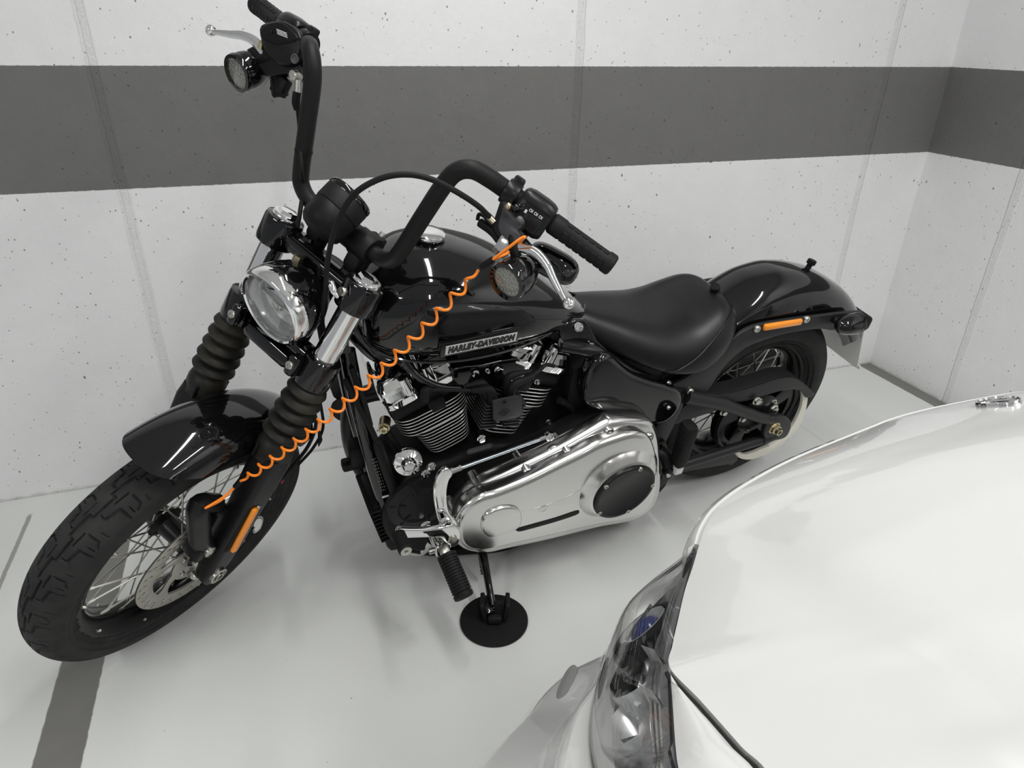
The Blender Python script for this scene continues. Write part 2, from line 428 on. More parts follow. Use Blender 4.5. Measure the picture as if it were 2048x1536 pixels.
# ------------------------------------------------------------------ the motorcycle: wheels
MB = Matrix([list(RB[i]) + [TB[i]] for i in range(3)] + [[0, 0, 0, 1]])
bike = empty('motorcycle', None, 'black cruiser motorcycle leaning on its kickstand along the white wall', 'motorcycle', MB)
def wheel_xf_front(V):     # wheel frame (x fwd, y left, z up, hub at 0) -> bike
    return s2b(np.stack([V[:, 0] + FOFF, V[:, 1], V[:, 2]], 1))
def wheel_xf_rear(V):
    return V + np.array([0, 0, RR])
def tyre(name, R, hw, ht, rim_r, grooves, xf, parent, nth):
    """carcass round the wheel axis with the tread cut into it"""
    # cross-section: y, r for the parameter q in -1..1 over the tread, then the sidewalls
    tread = np.linspace(-1, 1, 61 if grooves else 25)
    tw = hw * .90
    yt = tread * tw; rt = R - (ht * .40) * np.abs(tread) ** 2.3
    sw = np.linspace(0, 1, 9)[1:]
    r_e = R - ht * .40
    def side(sg):
        y = [sg * (tw + (hw - tw) * math.sin(min(1, t * 1.9) * PI / 2) - (hw * .52) * max(0, t - .45) ** 1.5 * 1.6) for t in sw]
        r = [r_e + (rim_r - r_e) * t for t in sw]
        return y, r
    yl, rl = side(-1); yr, rr_ = side(1)
    Y = np.array(yl[::-1] + list(yt) + yr); Rr = np.array(rl[::-1] + list(rt) + rr_)
    th = np.linspace(0, 2 * PI, nth, endpoint=False)
    TH, YY = np.meshgrid(th, Y, indexing='ij'); RRr = np.tile(Rr, (nth, 1))
    if grooves:
        N = 21; ph = (TH / (2 * PI) * N) % 1.0; ym = YY * 1000
        L = 2 * PI * R / N * 1000
        dep = np.zeros_like(RRr)
        def seg(u0, v0, u1, v1, w, both=True, shift=0.):
            nonlocal dep
            for sg, sh in (((1, 0.), (-1, .5)) if both else ((1, 0.),)):
                for k in (-1, 0, 1):
                    pu = (((ph + shift + sh) % 1) + k) * L; a = np.array([u0 * L, v0 * sg]); b = np.array([u1 * L, v1 * sg]); d = b - a
                    t = np.clip(((pu - a[0]) * d[0] + (ym - a[1]) * d[1]) / (d @ d), 0, 1)
                    q = np.hypot(pu - a[0] - t * d[0], ym - a[1] - t * d[1])
                    dep = np.maximum(dep, np.clip((w / 2 + .8 - q) / 1.4, 0, 1))
        # centre: a stepped groove
        seg(0, 4, .5, 5, 4.4, False); seg(.5, 5, .5, -5, 4.4, False); seg(.5, -5, 1., -4, 4.4, False); seg(1., -4, 1., 4, 4.4, False)
        # shoulders: a Z groove, a bar with a hooked end, a dash
        seg(.12, 13, .12, 22, 3.8); seg(.12, 22, .42, 26, 3.8); seg(.42, 26, .42, 44, 3.8)
        seg(.74, 21, .74, 37, 3.6); seg(.74, 37, .62, 43, 2.6)
        seg(.42, 13, .72, 13.5, 1.6)
        seg(.55, 33, .55, 42, 1.6); seg(.90, 33, .90, 43, 1.6)
        RRr = RRr - dep * .0055
    V = np.stack([RRr * np.cos(TH), YY, RRr * np.sin(TH)], -1).reshape(-1, 3)
    k = len(Y); F = []
    i0 = np.arange(nth)[:, None] * k; i1 = ((np.arange(nth) + 1) % nth)[:, None] * k; j = np.arange(k - 1)[None, :]
    F = np.stack([i0 + j, i0 + j + 1, i1 + j + 1, i1 + j], -1).reshape(-1, 4)
    me = bpy.data.meshes.new(name)
    V = xf(V)
    me.from_pydata(V.tolist(), [], F.tolist()); me.materials.append(M['tyre'])
    me.shade_smooth()
    if grooves: me.set_sharp_from_angle(angle=50 * D)
    o = bpy.data.objects.new(name, me); COL.objects.link(o); o.parent = parent
    g = G(xf)      # raised rib where the tread meets the sidewall and the bead line
    for sg in (-1, 1):
        for rr2, yy, w in ((rim_r + .016, hw * .865, .0020), (rim_r + .028, hw * .975, .0016)):
            q = np.linspace(0, 2 * PI, 96, endpoint=False)
            g.tube(np.stack([rr2 * np.cos(q), np.full(96, sg * yy), rr2 * np.sin(q)], 1), w, 6, closed=True)
    g.build('sidewall_rib', 'tyre', parent)
    return o
def lathe_y(g, prof, seg=72, mi=0, c=(0, 0, 0), caps=False):
    """revolve (r, y) round the wheel axis"""
    return g.lathe([(r, y) for r, y in prof], c, (0, 1, 0), seg, (1, 0, 0), caps=caps, mi=mi)
def spokes(parent, xf, rim_r, hub_r, fl, n, m, r=.0021, cross=32):
    for i in range(n):
        sg = 1 if i % 2 else -1; di = 1 if (i // 2) % 2 else -1
        a = 2 * PI * i / n; b = a + di * cross * D
        p0 = (hub_r * math.cos(a), sg * fl, hub_r * math.sin(a)); p1 = (rim_r * math.cos(b), sg * .006, rim_r * math.sin(b))
        g = G(xf); P0, P1 = np.array(p0), np.array(p1)
        g.tube([P0, P0 + (P1 - P0) * .9, P0 + (P1 - P0) * .9, P1], [r, r, r * 1.6, r * 1.6], 6)
        g.build('spoke', m, parent)
fw = empty('front_wheel', bike)
tyre('tire', RF, .054, .058, .248, True, wheel_xf_front, fw, 1300)
g = G(wheel_xf_front)
lathe_y(g, [(.252, .041), (.256, .039), (.256, .035), (.244, .032), (.238, .026), (.226, .014), (.222, 0), (.226, -.014), (.238, -.026), (.244, -.032), (.256, -.035), (.256, -.039), (.252, -.041), (.247, -.040), (.236, -.034), (.226, -.026), (.219, -.012), (.216, 0), (.219, .012), (.226, .026), (.236, .034), (.247, .040), (.252, .041)], 96)
g.build('rim', 'rim', fw)
for i in range(20):
    a = 2 * PI * (i + .3) / 20; s_ = 1 if i % 2 else -1
    G(wheel_xf_front).lathe([(.0035, -.002), (.0035, .004), (.002, .006)], (.2385 * math.cos(a), s_ * .0362, .2385 * math.sin(a)), (-math.cos(a), s_ * .9, -math.sin(a)), 8).build('spoke_nipple', 'steel', fw)
g = G(wheel_xf_front)
lathe_y(g, [(.012, -.085), (.026, -.085), (.030, -.06), (.040, -.052), (.042, -.046), (.026, -.036), (.024, 0), (.026, .036), (.042, .046), (.043, .052), (.036, .058), (.034, .068), (.012, .07)], 40)
g.build('hub', 'satin', fw)
spokes(fw, wheel_xf_front, .219, .041, .046, 36, 'steel', .0020, 38)
# brake disc on the left: rim with two rings of holes and swept arms
DY = .0685
def circ(r, n=64, c=(0, 0), a0=0.): return [(c[0] + r * math.cos(a0 + 2 * PI * k / n), c[1] + r * math.sin(a0 + 2 * PI * k / n)) for k in range(n)]
loops = [circ(.150, 96)]
nA = 6
for k in range(nA):        # windows between the arms
    a0 = 2 * PI * k / nA
    pts = []
    for t in np.linspace(0, 1, 10): pts.append((.112, a0 + .16 + t * .70))
    for t in np.linspace(0, 1, 6)[1:]: pts.append((.112 - .045 * t, a0 + .86 + .34 * math.sin(t * PI / 2)))
    for t in np.linspace(0, 1, 6)[1:]: pts.append((.067, a0 + 1.20 - t * .62))
    for t in np.linspace(0, 1, 6)[1:-1]: pts.append((.067 + .045 * t, a0 + .58 - .42 * math.sin(t * PI / 2)))
    loops.append([(r * math.cos(q), r * math.sin(q)) for r, q in pts])
for k in range(30):
    a = 2 * PI * k / 30
    for r in ((.1425, .1315) if k % 3 else (.137, .1265)):
        loops.append(circ(.0036, 10, (r * math.cos(a + (.05 if r < .135 else 0)), r * math.sin(a + (.05 if r < .135 else 0)))))
loops.append(circ(.030, 32))
g = G(wheel_xf_front); g.plate(loops, (0, DY, 0), (1, 0, 0), (0, 0, 1), .0045, .0004)
g.build('brake_disc', 'disc', fw, 'drilled steel brake disc with swept arms')
for k in range(5):
    a = 2 * PI * k / 5 + .3
    bolt((.049 * math.cos(a), DY + .002, .049 * math.sin(a)), (0, 1, 0), .006, .006, 'steel', fw, False, xf=wheel_xf_front)

rw = empty('rear_wheel', bike)
tyre('tire', RR, .077, .072, .214, True, wheel_xf_rear, rw, 700)
g = G(wheel_xf_rear)
lathe_y(g, [(.216, .056), (.222, .054), (.222, .048), (.210, .044), (.200, .034), (.192, .018), (.189, 0), (.192, -.018), (.200, -.034), (.210, -.044), (.222, -.048), (.222, -.054), (.216, -.056), (.204, -.050), (.192, -.036), (.185, -.018), (.183, 0), (.185, .018), (.192, .036), (.204, .050), (.216, .056)], 96)
g.build('rim', 'rim', rw)
g = G(wheel_xf_rear)
lathe_y(g, [(.012, -.10), (.03, -.10), (.034, -.06), (.052, -.052), (.054, -.044), (.032, -.034), (.03, 0), (.032, .034), (.054, .044), (.055, .052), (.045, .07), (.012, .09)], 40)
g.build('hub', 'satin', rw)
spokes(rw, wheel_xf_rear, .187, .052, .046, 36, 'steel', .0020, 42)
# belt pulley: dished black disc with swept arms and windows
PY = .098
loops = [circ(.148, 96)]
for k in range(5):
    a0 = 2 * PI * k / 5 + .2
    pts = [(.122, a0 + .12 + t * .78) for t in np.linspace(0, 1, 9)] + [(.122 - .05 * t, a0 + .9 + .1 * t) for t in (.5, 1.)] + [(.068, a0 + .88 - t * .5) for t in np.linspace(0, 1, 5)] + [(.072 + .05 * t, a0 + .3 - .18 * t) for t in (.3, .7)]
    loops.append([(r * math.cos(q), r * math.sin(q)) for r, q in pts])
g = G(wheel_xf_rear); g.plate(loops, (0, PY, 0), (1, 0, 0), (0, 0, 1), .012, .003, res=2)
lathe_y(g, [(.150, PY - .02), (.150, PY + .012), (.146, PY + .014), (.140, PY + .010), (.136, PY - .018)], 96)
lathe_y(g, [(.075, PY - .03), (.072, PY + .008), (.055, PY + .016), (.030, PY + .018), (.012, PY + .018)], 48)
lathe_y(g, [(.118, PY - .03), (.118, PY - .012), (.02, PY - .012)], 48)
g.build('pulley', 'satin', rw, 'black rear drive pulley with swept arms')
for k in range(5):
    a = 2 * PI * k / 5 + 1.25
    bolt((.060 * math.cos(a), PY + .010, .060 * math.sin(a)), (0, 1, 0), .009, .010, 'steel', rw, xf=wheel_xf_rear)
# drive belt: its pale edge shows where it wraps the back of the pulley
def loop_from_px(px, y): return [(q[0], q[2]) for q in (B(a, b, y) for a, b in px)]
out = smooth([(1466, 904), (1480, 914), (1500, 916), (1523, 909), (1548, 896), (1567, 881), (1584, 865), (1597, 848), (1607, 823), (1612, 799), (1612, 788)], 5)
inn = smooth([(1604, 784), (1604, 793), (1601, 813), (1590, 839), (1580, 855), (1568, 866), (1545, 886), (1523, 896), (1500, 905), (1484, 907), (1464, 896)], 5)
g = G(); g.plate([loop_from_px(list(out) + list(inn), .110)], (0, .110, 0), (1, 0, 0), (0, 0, 1), .012, .002)
g.build('drive_belt', 'cream', rw, 'cream edge of the drive belt round the pulley')

# ------------------------------------------------------------------ swingarm, belt guards, axle
def barpx(name, pts, r, m='satin', seg=16, n=0, **k):
    g = G(); g.tube([B(*q) for q in pts], r, seg, n=n); return g.build(name, m, bike, **k)
def platepx(name, px, y, t, m, parent=None, bev=.003, holes=(), label=None, sm=0, add=None):
    P = [(q[0], q[2]) for q in (B(a, b, y) for a, b in (smooth(px, sm, True) if sm else px))]
    H = [[(q[0], q[2]) for q in (B(a, b, y) for a, b in h)] for h in holes]
    g = G(); g.plate([P] + H, (0, y, 0), (1, 0, 0), (0, 0, 1), t, bev, res=2)
    if add: add(g)
    return g.build(name, m, parent or bike, label)
sw = empty('swingarm', bike)
for sg in (1, -1):
    g = G(); mir = np.array([1, sg, 1])
    g.tube([B(1370, 792, .125) * mir, B(1440, 806, .132) * mir, B(1454, 811, .133) * mir], [.021, .021, .020], 18)
    g.tube([B(1450, 810, .133) * mir, B(1520, 835, .140) * mir, B(1555, 843, .142) * mir], [.0185, .0175, .016], 18)
    g.build('upper_tube', 'guard', sw)
    g = G(); g.tube([B(1335, 938, .135) * mir, B(1400, 918, .138) * mir, B(1530, 877, .142) * mir], .0155, 18)
    g.tube([B(1522, 879, .142) * mir, B(1548, 869, .142) * mir], .018, 18)
    g.build('lower_tube', 'guard', sw)
    px = smooth([(1528, 862), (1538, 838), (1556, 832), (1572, 837), (1577, 851), (1568, 870), (1548, 876), (1532, 874)], 4, True)
    P = [(q[0], q[2]) for q in (B(a, b, .148) for a, b in px)]
    g = G(); g.plate([P], (0, .146 * sg, 0), (1, 0, 0), (0, 0, 1), .02, .005, res=2); g.build('axle_plate', 'guard', sw)
AXC = np.array([B(1548, 855, .155)[0], .155, B(1548, 855, .155)[2]])
g = G(); g.lathe([(.021, 0), (.021, .003)], AXC, (0, 1, 0), 24); g.lathe([(.0175, .003), (.0175, .013), (.014, .016)], AXC, (0, 1, 0), 6); g.lathe([(.0115, .013), (.0115, .026), (.007, .026), (.006, .016)], AXC, (0, 1, 0), 18)
g.build('axle_nut', 'gold', sw, 'brass-coloured rear axle nut')
for q, y, r in (((1512, 801), .135, .010), ((1546, 818), .12, .013), ((1446, 823), .13, .009)):
    bolt(B(*q, y), (0, 1, 0), r, .012, 'steel', sw)
# upper belt guard: flat side with a rolled top, ending in a flick
topl = [(1350, 846), (1365, 815), (1400, 797), (1440, 790), (1472, 784), (1500, 776), (1530, 766), (1558, 757), (1585, 756), (1607, 768), (1620, 780), (1627, 787)]
botl = [(1621, 793), (1611, 793), (1604, 783), (1590, 777), (1565, 779), (1535, 787), (1500, 798), (1470, 805), (1440, 817), (1400, 830), (1352, 846)]
gp = loop_from_px(list(smooth(topl, 4)) + list(smooth(botl, 4)), .122)
g = G(); g.plate([gp], (0, .122, 0), (1, 0, 0), (0, 0, 1), .006, .002)
tp = [B(a, b, .122) for a, b in smooth(topl, 4)][6:-2]
R = []
for q in tp:
    q = np.array(q); R.append([q, q + (0, -.015, .004), q + (0, -.05, .004), q + (0, -.055, -.004), q + (0, -.05, -.002), q + (0, -.012, -.002)])
g.rings(R); g.build('belt_guard', 'guard', sw, 'upper belt guard with flicked tail')
low = [(1334, 950), (1352, 945), (1400, 928), (1440, 912), (1462, 899), (1474, 916), (1465, 924), (1458, 927), (1400, 935), (1350, 943), (1330, 960)]
platepx('belt_guard', [(1340, 940), (1400, 917), (1461, 897), (1466, 906), (1474, 914), (1473, 920), (1463, 928), (1456, 927), (1400, 936), (1350, 945), (1322, 950)], .120, .006, 'guard', sw, .002, label='lower belt guard')

# ------------------------------------------------------------------ front end (in the steering frame u, v, w)
FY, FU = .1065, .032
def SG(): return G(s2b)
UW = np.array([0, 0, 1.])
for sg in (1, -1):
    fk = empty('fork_leg', bike)
    v = FY * sg
    g = SG(); g.lathe([(.0245, .545), (.0245, .735)], (FU, v, 0), UW, 32); g.build('fork_tube', 'chrome', fk)
    g = SG(); g.lathe([(.030, .708), (.0365, .712), (.038, .72), (.038, .762), (.036, .768), (.03, .77)], (FU, v, 0), UW, 36); g.build('fork_cap', 'paint', fk)
    g = SG(); g.lathe([(.028, .769), (.028, .774), (.026, .777)], (FU, v, 0), UW, 36); g.lathe([(.021, .776), (.018, .783), (.006, .785)], (FU, v, 0), UW, 6); g.build('cap_bolt', 'chrome', fk)
    if sg == 1: pass
    # rubber gaiter: bellows between cuffs
    prof = [(.029, .545), (.030, .535)]
    nb = 5; top, bot = .528, .392
    for k in range(nb):
        t0 = top - (top - bot) * k / nb; t1 = top - (top - bot) * (k + 1) / nb; m = (t0 + t1) / 2; h = t0 - t1
        rr2 = .0395 + .0012 * min(k, 3)
        prof += [(.0295, t0), (.0335, t0 - h * .10), (rr2 - .001, t0 - h * .30), (rr2 + .0015, m - h * .04), (rr2, m + h * -.16), (.0345, t1 + h * .12), (.031, t1 + h * .03)]
    prof += [(.031, .390), (.036, .385), (.0395, .372), (.0395, .356), (.037, .350), (.0375, .338), (.034, .336)]
    g = SG(); g.lathe(prof, (FU, v, 0), UW, 40); g.build('gaiter', 'boot', fk)
    # lower leg: squared casting that narrows to the axle, flat outer face with a raised edge
    R = []
    for w, hu, hv, du, r in ((.350, .034, .030, 0, .5), (.320, .037, .031, 0, .35), (.20, .033, .027, -.002, .3), (.09, .030, .025, -.004, .3), (.03, .027, .024, -.002, .35), (-.012, .023, .022, 0, .5), (-.034, .012, .018, 0, .6)):
        ring = []
        for q in np.linspace(0, 2 * PI, 32, endpoint=False):
            c, s_ = math.cos(q), math.sin(q); e = r
            ring.append((FU + du + hu * math.copysign(abs(c) ** e, c), v + sg * .004 + hv * math.copysign(abs(s_) ** e, s_), w))
        R.append(ring)
    g = SG(); g.rings(R)
    g.box((FU - .034, v + sg * .012, .20), (.02, .022, .27), .005)
    g.build('lower_leg', 'satin', fk)
    g = SG(); g.lathe([(.0205, 0), (.0205, .008), (.017, .009), (.0165, .004), (.0105, .004), (.010, .011), (.007, .011), (.0065, .002)], (FOFF, v + sg * .024, 0), (0, sg, 0), 28); g.build('axle_end', 'steel' if sg > 0 else 'satin', fk)
    if sg > 0:
        # amber reflector along the back of the leg, its carrier and two screws
        a, b = S(511, 1016, .142), S(465, 1102, .142); d = (b - a) / np.linalg.norm(b - a); L = np.linalg.norm(b - a)
        wv = np.array([0, 1., 0]); lat = np.cross(d, wv); lat /= np.linalg.norm(lat)
        g = SG(); g.box((a + b) / 2 - wv * .010, (L * 1.08, .030, .014), .006, (d, lat, wv)); g.build('reflector_carrier', 'plastic', fk)
        g = SG(); g.box((a + b) / 2 + wv * .001, (L, .0165, .012), .0055, (d, lat, wv), seg=3)
        for k in range(26):
            c = a + d * L * (.08 + .84 * k / 25)
            g.box(c + wv * .0072 + lat * .001, (.0022, .004, .0012), 0, (d, lat, wv))
        rf = g.build('amber_reflector', 'amber', fk, 'orange side reflector along the fork leg')
        for t, k in ((.06, -.012), (.62, -.013)):
            c = a + d * L * t
            q = SG(); sd = lat if S(520, 1016, .13) @ lat > a @ lat else -lat
            q.lathe([(.0062, 0), (.0055, .003), (.002, .004)], c + sd * .014 - wv * .003, wv, 14); q.build('screw', 'steel', fk)
# the silver maker's roundel-shaped plate behind the reflector (plain lines, no readable print)
px = smooth([(504, 1050), (507, 1038), (517, 1031), (524, 1032), (526, 1040), (521, 1056), (512, 1065), (506, 1066), (505, 1058), (508, 1055)], 4, True)
P = [(q[0], q[2]) for q in (S(a, b, .118) for a, b in px)]
cx_, cz_ = np.mean(P, 0)
g = SG(); g.plate([P], (0, .116, 0), (1, 0, 0), (0, 0, 1), .006, .001); pl = g.build('badge_plate', 'plastic', bike)
for k, (sc, m) in enumerate(((.93, 'print_'), (.83, 'plastic'), (.74, 'plate'))):
    g = SG(); g.plate([[(cx_ + (a - cx_) * sc, cz_ + (b - cz_) * sc) for a, b in P]], (0, .1195 + k * .0004, 0), (1, 0, 0), (0, 0, 1), .0006, 0); g.build('badge_layer', m, pl)

# clamps (triple trees)
g = SG()
g.box((FU - .012, 0, .738), (.058, .20, .034), .010)
g.box((FU + .014, 0, .742), (.012, .17, .016), .005)
for v in (.055, -.055): g.lathe([(.016, 0), (.014, .006)], (FU - .016, v, .755), UW, 20)
g.build('upper_clamp', 'paint', bike)
lc = SG()
for sg in (1, -1):
    lc.lathe([(.030, .527), (.036, .532), (.037, .54), (.037, .585), (.0355, .592), (.0305, .594)], (FU, FY * sg, 0), UW, 36)
    lc.box((FU + .040, (FY - .026) * sg, .562), (.028, .024, .046), .008)
lc.box((FU - .012, 0, .560), (.050, .17, .046), .012)
lc.box((FU + .020, 0, .548), (.034, .12, .030), .008)
lco = lc.build('lower_clamp', 'paint', bike)
for sg in (1, -1):
    q = SG(); c = np.array([FU + .054, (FY - .026) * sg, .564]); q.lathe([(.0085, -.002), (.0085, .004), (.007, .0055), (.0035, .0055), (.003, .003)], c, (1, 0, 0), 16); q.build('pinch_bolt', 'steel', lco)
q = SG(); q.lathe([(.009, -.002), (.009, .004), (.0075, .006), (.0035, .006), (.003, .003)], (FU + .037, FY - .012, .742), (1, -.2, 0), 16); q.build('pinch_bolt', 'steel', bike)
# steering head tube and stem nut under the upper clamp
g = G(); g.tube([s2b((0, 0, .52)), s2b((0, 0, .745))], .036, 28); g.build('steering_head', 'paint', bike)
g = SG(); g.lathe([(.009, 0), (.009, .022)], S(598, 512, -.02), (0, 0, -1), 6); g.lathe([(.006, 0), (.006, .034)], S(598, 512, -.02), (0, 0, -1), 10); g.build('clamp_stud', 'gold', bike)

# headlight
NH = np.array([math.cos(RAKE * D), 0, -math.sin(RAKE * D)]); HC = S(541, 618, 0.0)
def HG(): return G(s2b)
hl = empty('headlight', bike)
HT = np.array([math.sin(RAKE * D), 0, math.cos(RAKE * D)])
HV = np.array([0, 1., 0])
g = HG(); g.lathe([(.076, -.008), (.0785, -.02), (.0785, -.030), (.076, -.045), (.068, -.072), (.054, -.094), (.030, -.108), (.004, -.112)], HC, NH, 56, caps=False); g.build('headlight_shell', 'paint', hl)
g = HG(); g.lathe([(.078, -.024), (.0795, -.014), (.0785, -.004), (.075, .003), (.070, .0055), (.0665, .003), (.0655, -.003), (.066, -.012)], HC, NH, 64, caps=False); g.build('bezel', 'chrome', hl)
g = HG(); g.lathe([(.066, -.004), (.0655, -.012), (.060, -.006), (.0545, -.016), (.0535, -.026)], HC, NH, 56, caps=False); g.build('light_ring', 'bowl', hl)
g = HG(); g.lathe([(.0545, -.020), (.052, -.016), (.049, -.0165), (.0475, -.028)], HC, NH, 56, caps=False)
for k in range(56):
    a = 2 * PI * k / 56; c = HC + NH * -.016 + (HV * math.cos(a) + HT * math.sin(a)) * .0505
    g.box(c, (.0016, .005, .003), 0, (-HV * math.sin(a) + HT * math.cos(a), HV * math.cos(a) + HT * math.sin(a), NH))
g.build('ribbed_ring', 'bowl', hl)
for sgn in (1, -1):      # two half reflectors with a bar between
    g = HG(); R = []
    for t in np.linspace(0, 1, 7):
        row = []
        for q in np.linspace(0, PI, 20):
            r = .047 * (1 - t) + .006 * t; h = -.026 - .026 * math.sin(t * PI / 2)
            row.append(HC + NH * h + (HV * math.cos(q)) * r + HT * sgn * (math.sin(q) * r + .003))
        R.append(row)
    g.rings(R, closed=False); g.build('reflector', 'bowl', hl)
g = HG(); g.box(HC + NH * -.024, (.094, .007, .012), .002, (HV, HT, NH)); g.box(HC + NH * -.020, (.026, .013, .014), .003, (HV, HT, NH)); g.box(HC + NH * -.0125, (.012, .018, .003), .001, (HV, HT, NH)); g.build('lamp_bar', 'lampsilver', hl)
g = HG(); g.lathe([(.017, -.046), (.017, -.034), (.014, -.026), (.008, -.022), (.002, -.021)], HC + HT * -.021, NH, 32); g.build('projector_lens', 'glass', hl)
g = HG(); g.lathe([(.05, -.058), (.05, -.052), (.01, -.052)], HC, NH, 40); g.build('lamp_back', 'lampgrey', hl)
g = HG(); g.lathe([(.0665, -.004), (.060, .0015), (.045, .006), (.025, .009), (.004, .010), (.004, .0085), (.025, .0075), (.045, .0045), (.060, 0), (.0665, -.006)], HC, NH, 56, caps=False); g.build('headlight_glass', 'glass', hl)
g = HG(); g.box(HC + NH * -.075 + HT * -.052 , (.05, .03, .06), .008, (HV, HT, NH)); g.build('headlight_mount', 'plastic', hl)

# front fender
def fender_f(s, t):
    th0, th1 = (53 + 13 * abs(s) ** 2.4) * D, (122 - 4 * abs(s) ** 3) * D
    th = th0 + (th1 - th0) * t
    hwid = .080
    ex = 2.5
    y = hwid * math.copysign(1 - (1 - abs(s)) ** 1.25, s) if False else hwid * math.sin(s * PI / 2) ** 1 * 1.0
    y = hwid * math.copysign(abs(math.sin(s * PI / 2)) ** .92, s)
    r = .330 + .060 * max(0, 1 - (abs(y) / hwid) ** ex) ** (1 / ex)
    if t > .93: r += 0
    return th, y, r
ns, nt = 33, 48
g = SG(); outer, inner = [], []
for i in range(nt + 1):
    ro, ri = [], []
    for k in range(ns):
        th, y, r = fender_f(-1 + 2 * k / (ns - 1), i / nt)
        ro.append((FOFF + r * math.cos(th), y, r * math.sin(th))); r2 = r - .004; y2 = y * .965
        ri.append((FOFF + r2 * math.cos(th), y2, r2 * math.sin(th)))
    outer.append(ro + ri[::-1])
g.rings(outer); g.build('front_fender', 'paint', bike, sharp=60)
for sg in (1, -1):
    g = SG(); g.box((FOFF + .0, .092 * sg, .355), (.09, .006, .03), .002); g.build('fender_bracket', 'plastic', bike)

# caliper with hose joint
g = SG()
c0, c1, c2 = S(398, 1012, .082), S(420, 1040, .088), S(408, 1080, .094)
g.tube([S(432, 1005, .078), c0 + (0, 0, .002), S(398, 1045, .086), S(402, 1080, .09), S(420, 1098, .097)], [.020, .0225, .024, .0235, .021], 18, n=6)
g.box(S(428, 1050, .088), (.05, .03, .10), .010)
g.box(S(392, 1098, .088), (.030, .05, .034), .006)
ca = g.build('brake_caliper', 'satin', bike)
g = SG(); g.lathe([(.0135, 0), (.0135, .006), (.011, .007), (.005, .007), (.004, .003)], S(418, 1101, .112), (0, 1, 0), 24); g.build('caliper_bolt', 'steel', ca)
for q in ((391, 1122), (384, 1147)):
    g = SG(); g.lathe([(.010, 0), (.010, .008), (.007, .014), (.004, .018)], S(*q, .074), (0, 1, 0), 16); g.build('caliper_pin', 'steel', ca)

# speedometer pod on the clamp
GA = np.array([-.50, 0, .866]); GC = S(674, 421, 0)
gg = empty('speedometer', bike)
g = SG(); g.lathe([(.020, -.056), (.032, -.052), (.040, -.044), (.0435, -.034), (.044, -.004), (.0425, -.002)], GC, GA, 48); g.build('gauge_base', 'plastic', gg)
g = SG(); g.lathe([(.0425, -.003), (.0447, -.001), (.0447, .027), (.0435, .029)], GC, GA, 48); g.build('gauge_housing', 'wrinkle', gg)
g = SG(); g.lathe([(.0440, .028), (.0452, .031), (.0452, .036), (.0425, .040), (.039, .038), (.038, .032)], GC, GA, 48, caps=False); g.build('gauge_bezel', 'paint', gg)
g = SG(); g.lathe([(.040, .031), (.040, .034)], GC, GA, 40); g.build('gauge_glass', 'paint', gg)

# handlebar: base, bends, uprights, grips (mirrored)
half = [(.000, .02, .812), (.001, .070, .812), (.004, .098, .815), (.012, .120, .830), (.020, .130, .855), (.041, .145, .938), (.057, .158, 1.005), (.0645, .170, 1.036), (.060, .190, 1.053), (.040, .214, 1.055), (.008, .246, 1.0515), (-.024, .345, 1.0485), (-.056, .442, 1.045)]
hb = empty('handlebar', bike)
pth = np.array([np.array(q) * (1, -1, 1) for q in half[::-1]] + [np.array(q) for q in half])
g = SG(); g.tube(smooth(pth, 6), .0158, 22); g.build('handlebar_tube', 'wrinkle', hb)
GD = np.array(half[-1]) - np.array(half[-3]); GD /= np.linalg.norm(GD)
G0 = np.array(half[-3])
def gdir(sg): return GD * (1, sg, 1)
def gpos(t, sg): return (G0 + GD * t) * (1, sg, 1)
e_u = lambda sg: np.cross(gdir(sg), UW) / np.linalg.norm(np.cross(gdir(sg), UW))
for sg in (1, -1):
    g = SG(); a = gdir(sg)
    g.lathe([(.0165, .085), (.0185, .088), (.0185, .108), (.0172, .110), (.0172, .196), (.0186, .198), (.0192, .2), (.0192, .211), (.0165, .214), (.012, .214)], gpos(0, sg), a, 40)
    e1, e2, _ = frame_from(a)
    for k in range(6):
        for j in range(5):
            q = 2 * PI * j / 5 + .5; rd = e1 * math.cos(q) + e2 * math.sin(q); tg = np.cross(a, rd)
            g.box(gpos(.117 + k * .0145, sg) + rd * .0172, (.011, .0095, .0022), .0008, (a, tg, rd), seg=1)
    g.build('grip', 'rubber', hb)
# riser clamp: two halves and screws
rc = empty('riser_clamp', hb) if False else bike
g = SG(); g.lathe([(.027, -.072), (.029, -.068), (.029, -.030), (.026, -.026), (.026, .026), (.029, .030), (.029, .068), (.027, .072)], (.0, 0, .812), (0, 1, 0), 28)
for v in (.05, -.05):
    g.box((-.002, v, .785), (.046, .036, .050), .010); g.tube([(-.004, v, .735), (-.003, v, .79)], [.020, .022], 20)
g.box((-.028, .05, .822), (.02, .036, .03), .006); g.box((-.028, -.05, .822), (.02, .036, .03), .006)
g.build('riser', 'wrinkle', hb)
for v in (.052, -.052):
    q = SG(); q.lathe([(.0055, 0), (.0055, .008), (.0045, .009)], (-.030, v, .836), (-.3, 0, 1), 6); q.build('clamp_screw', 'steel', hb)
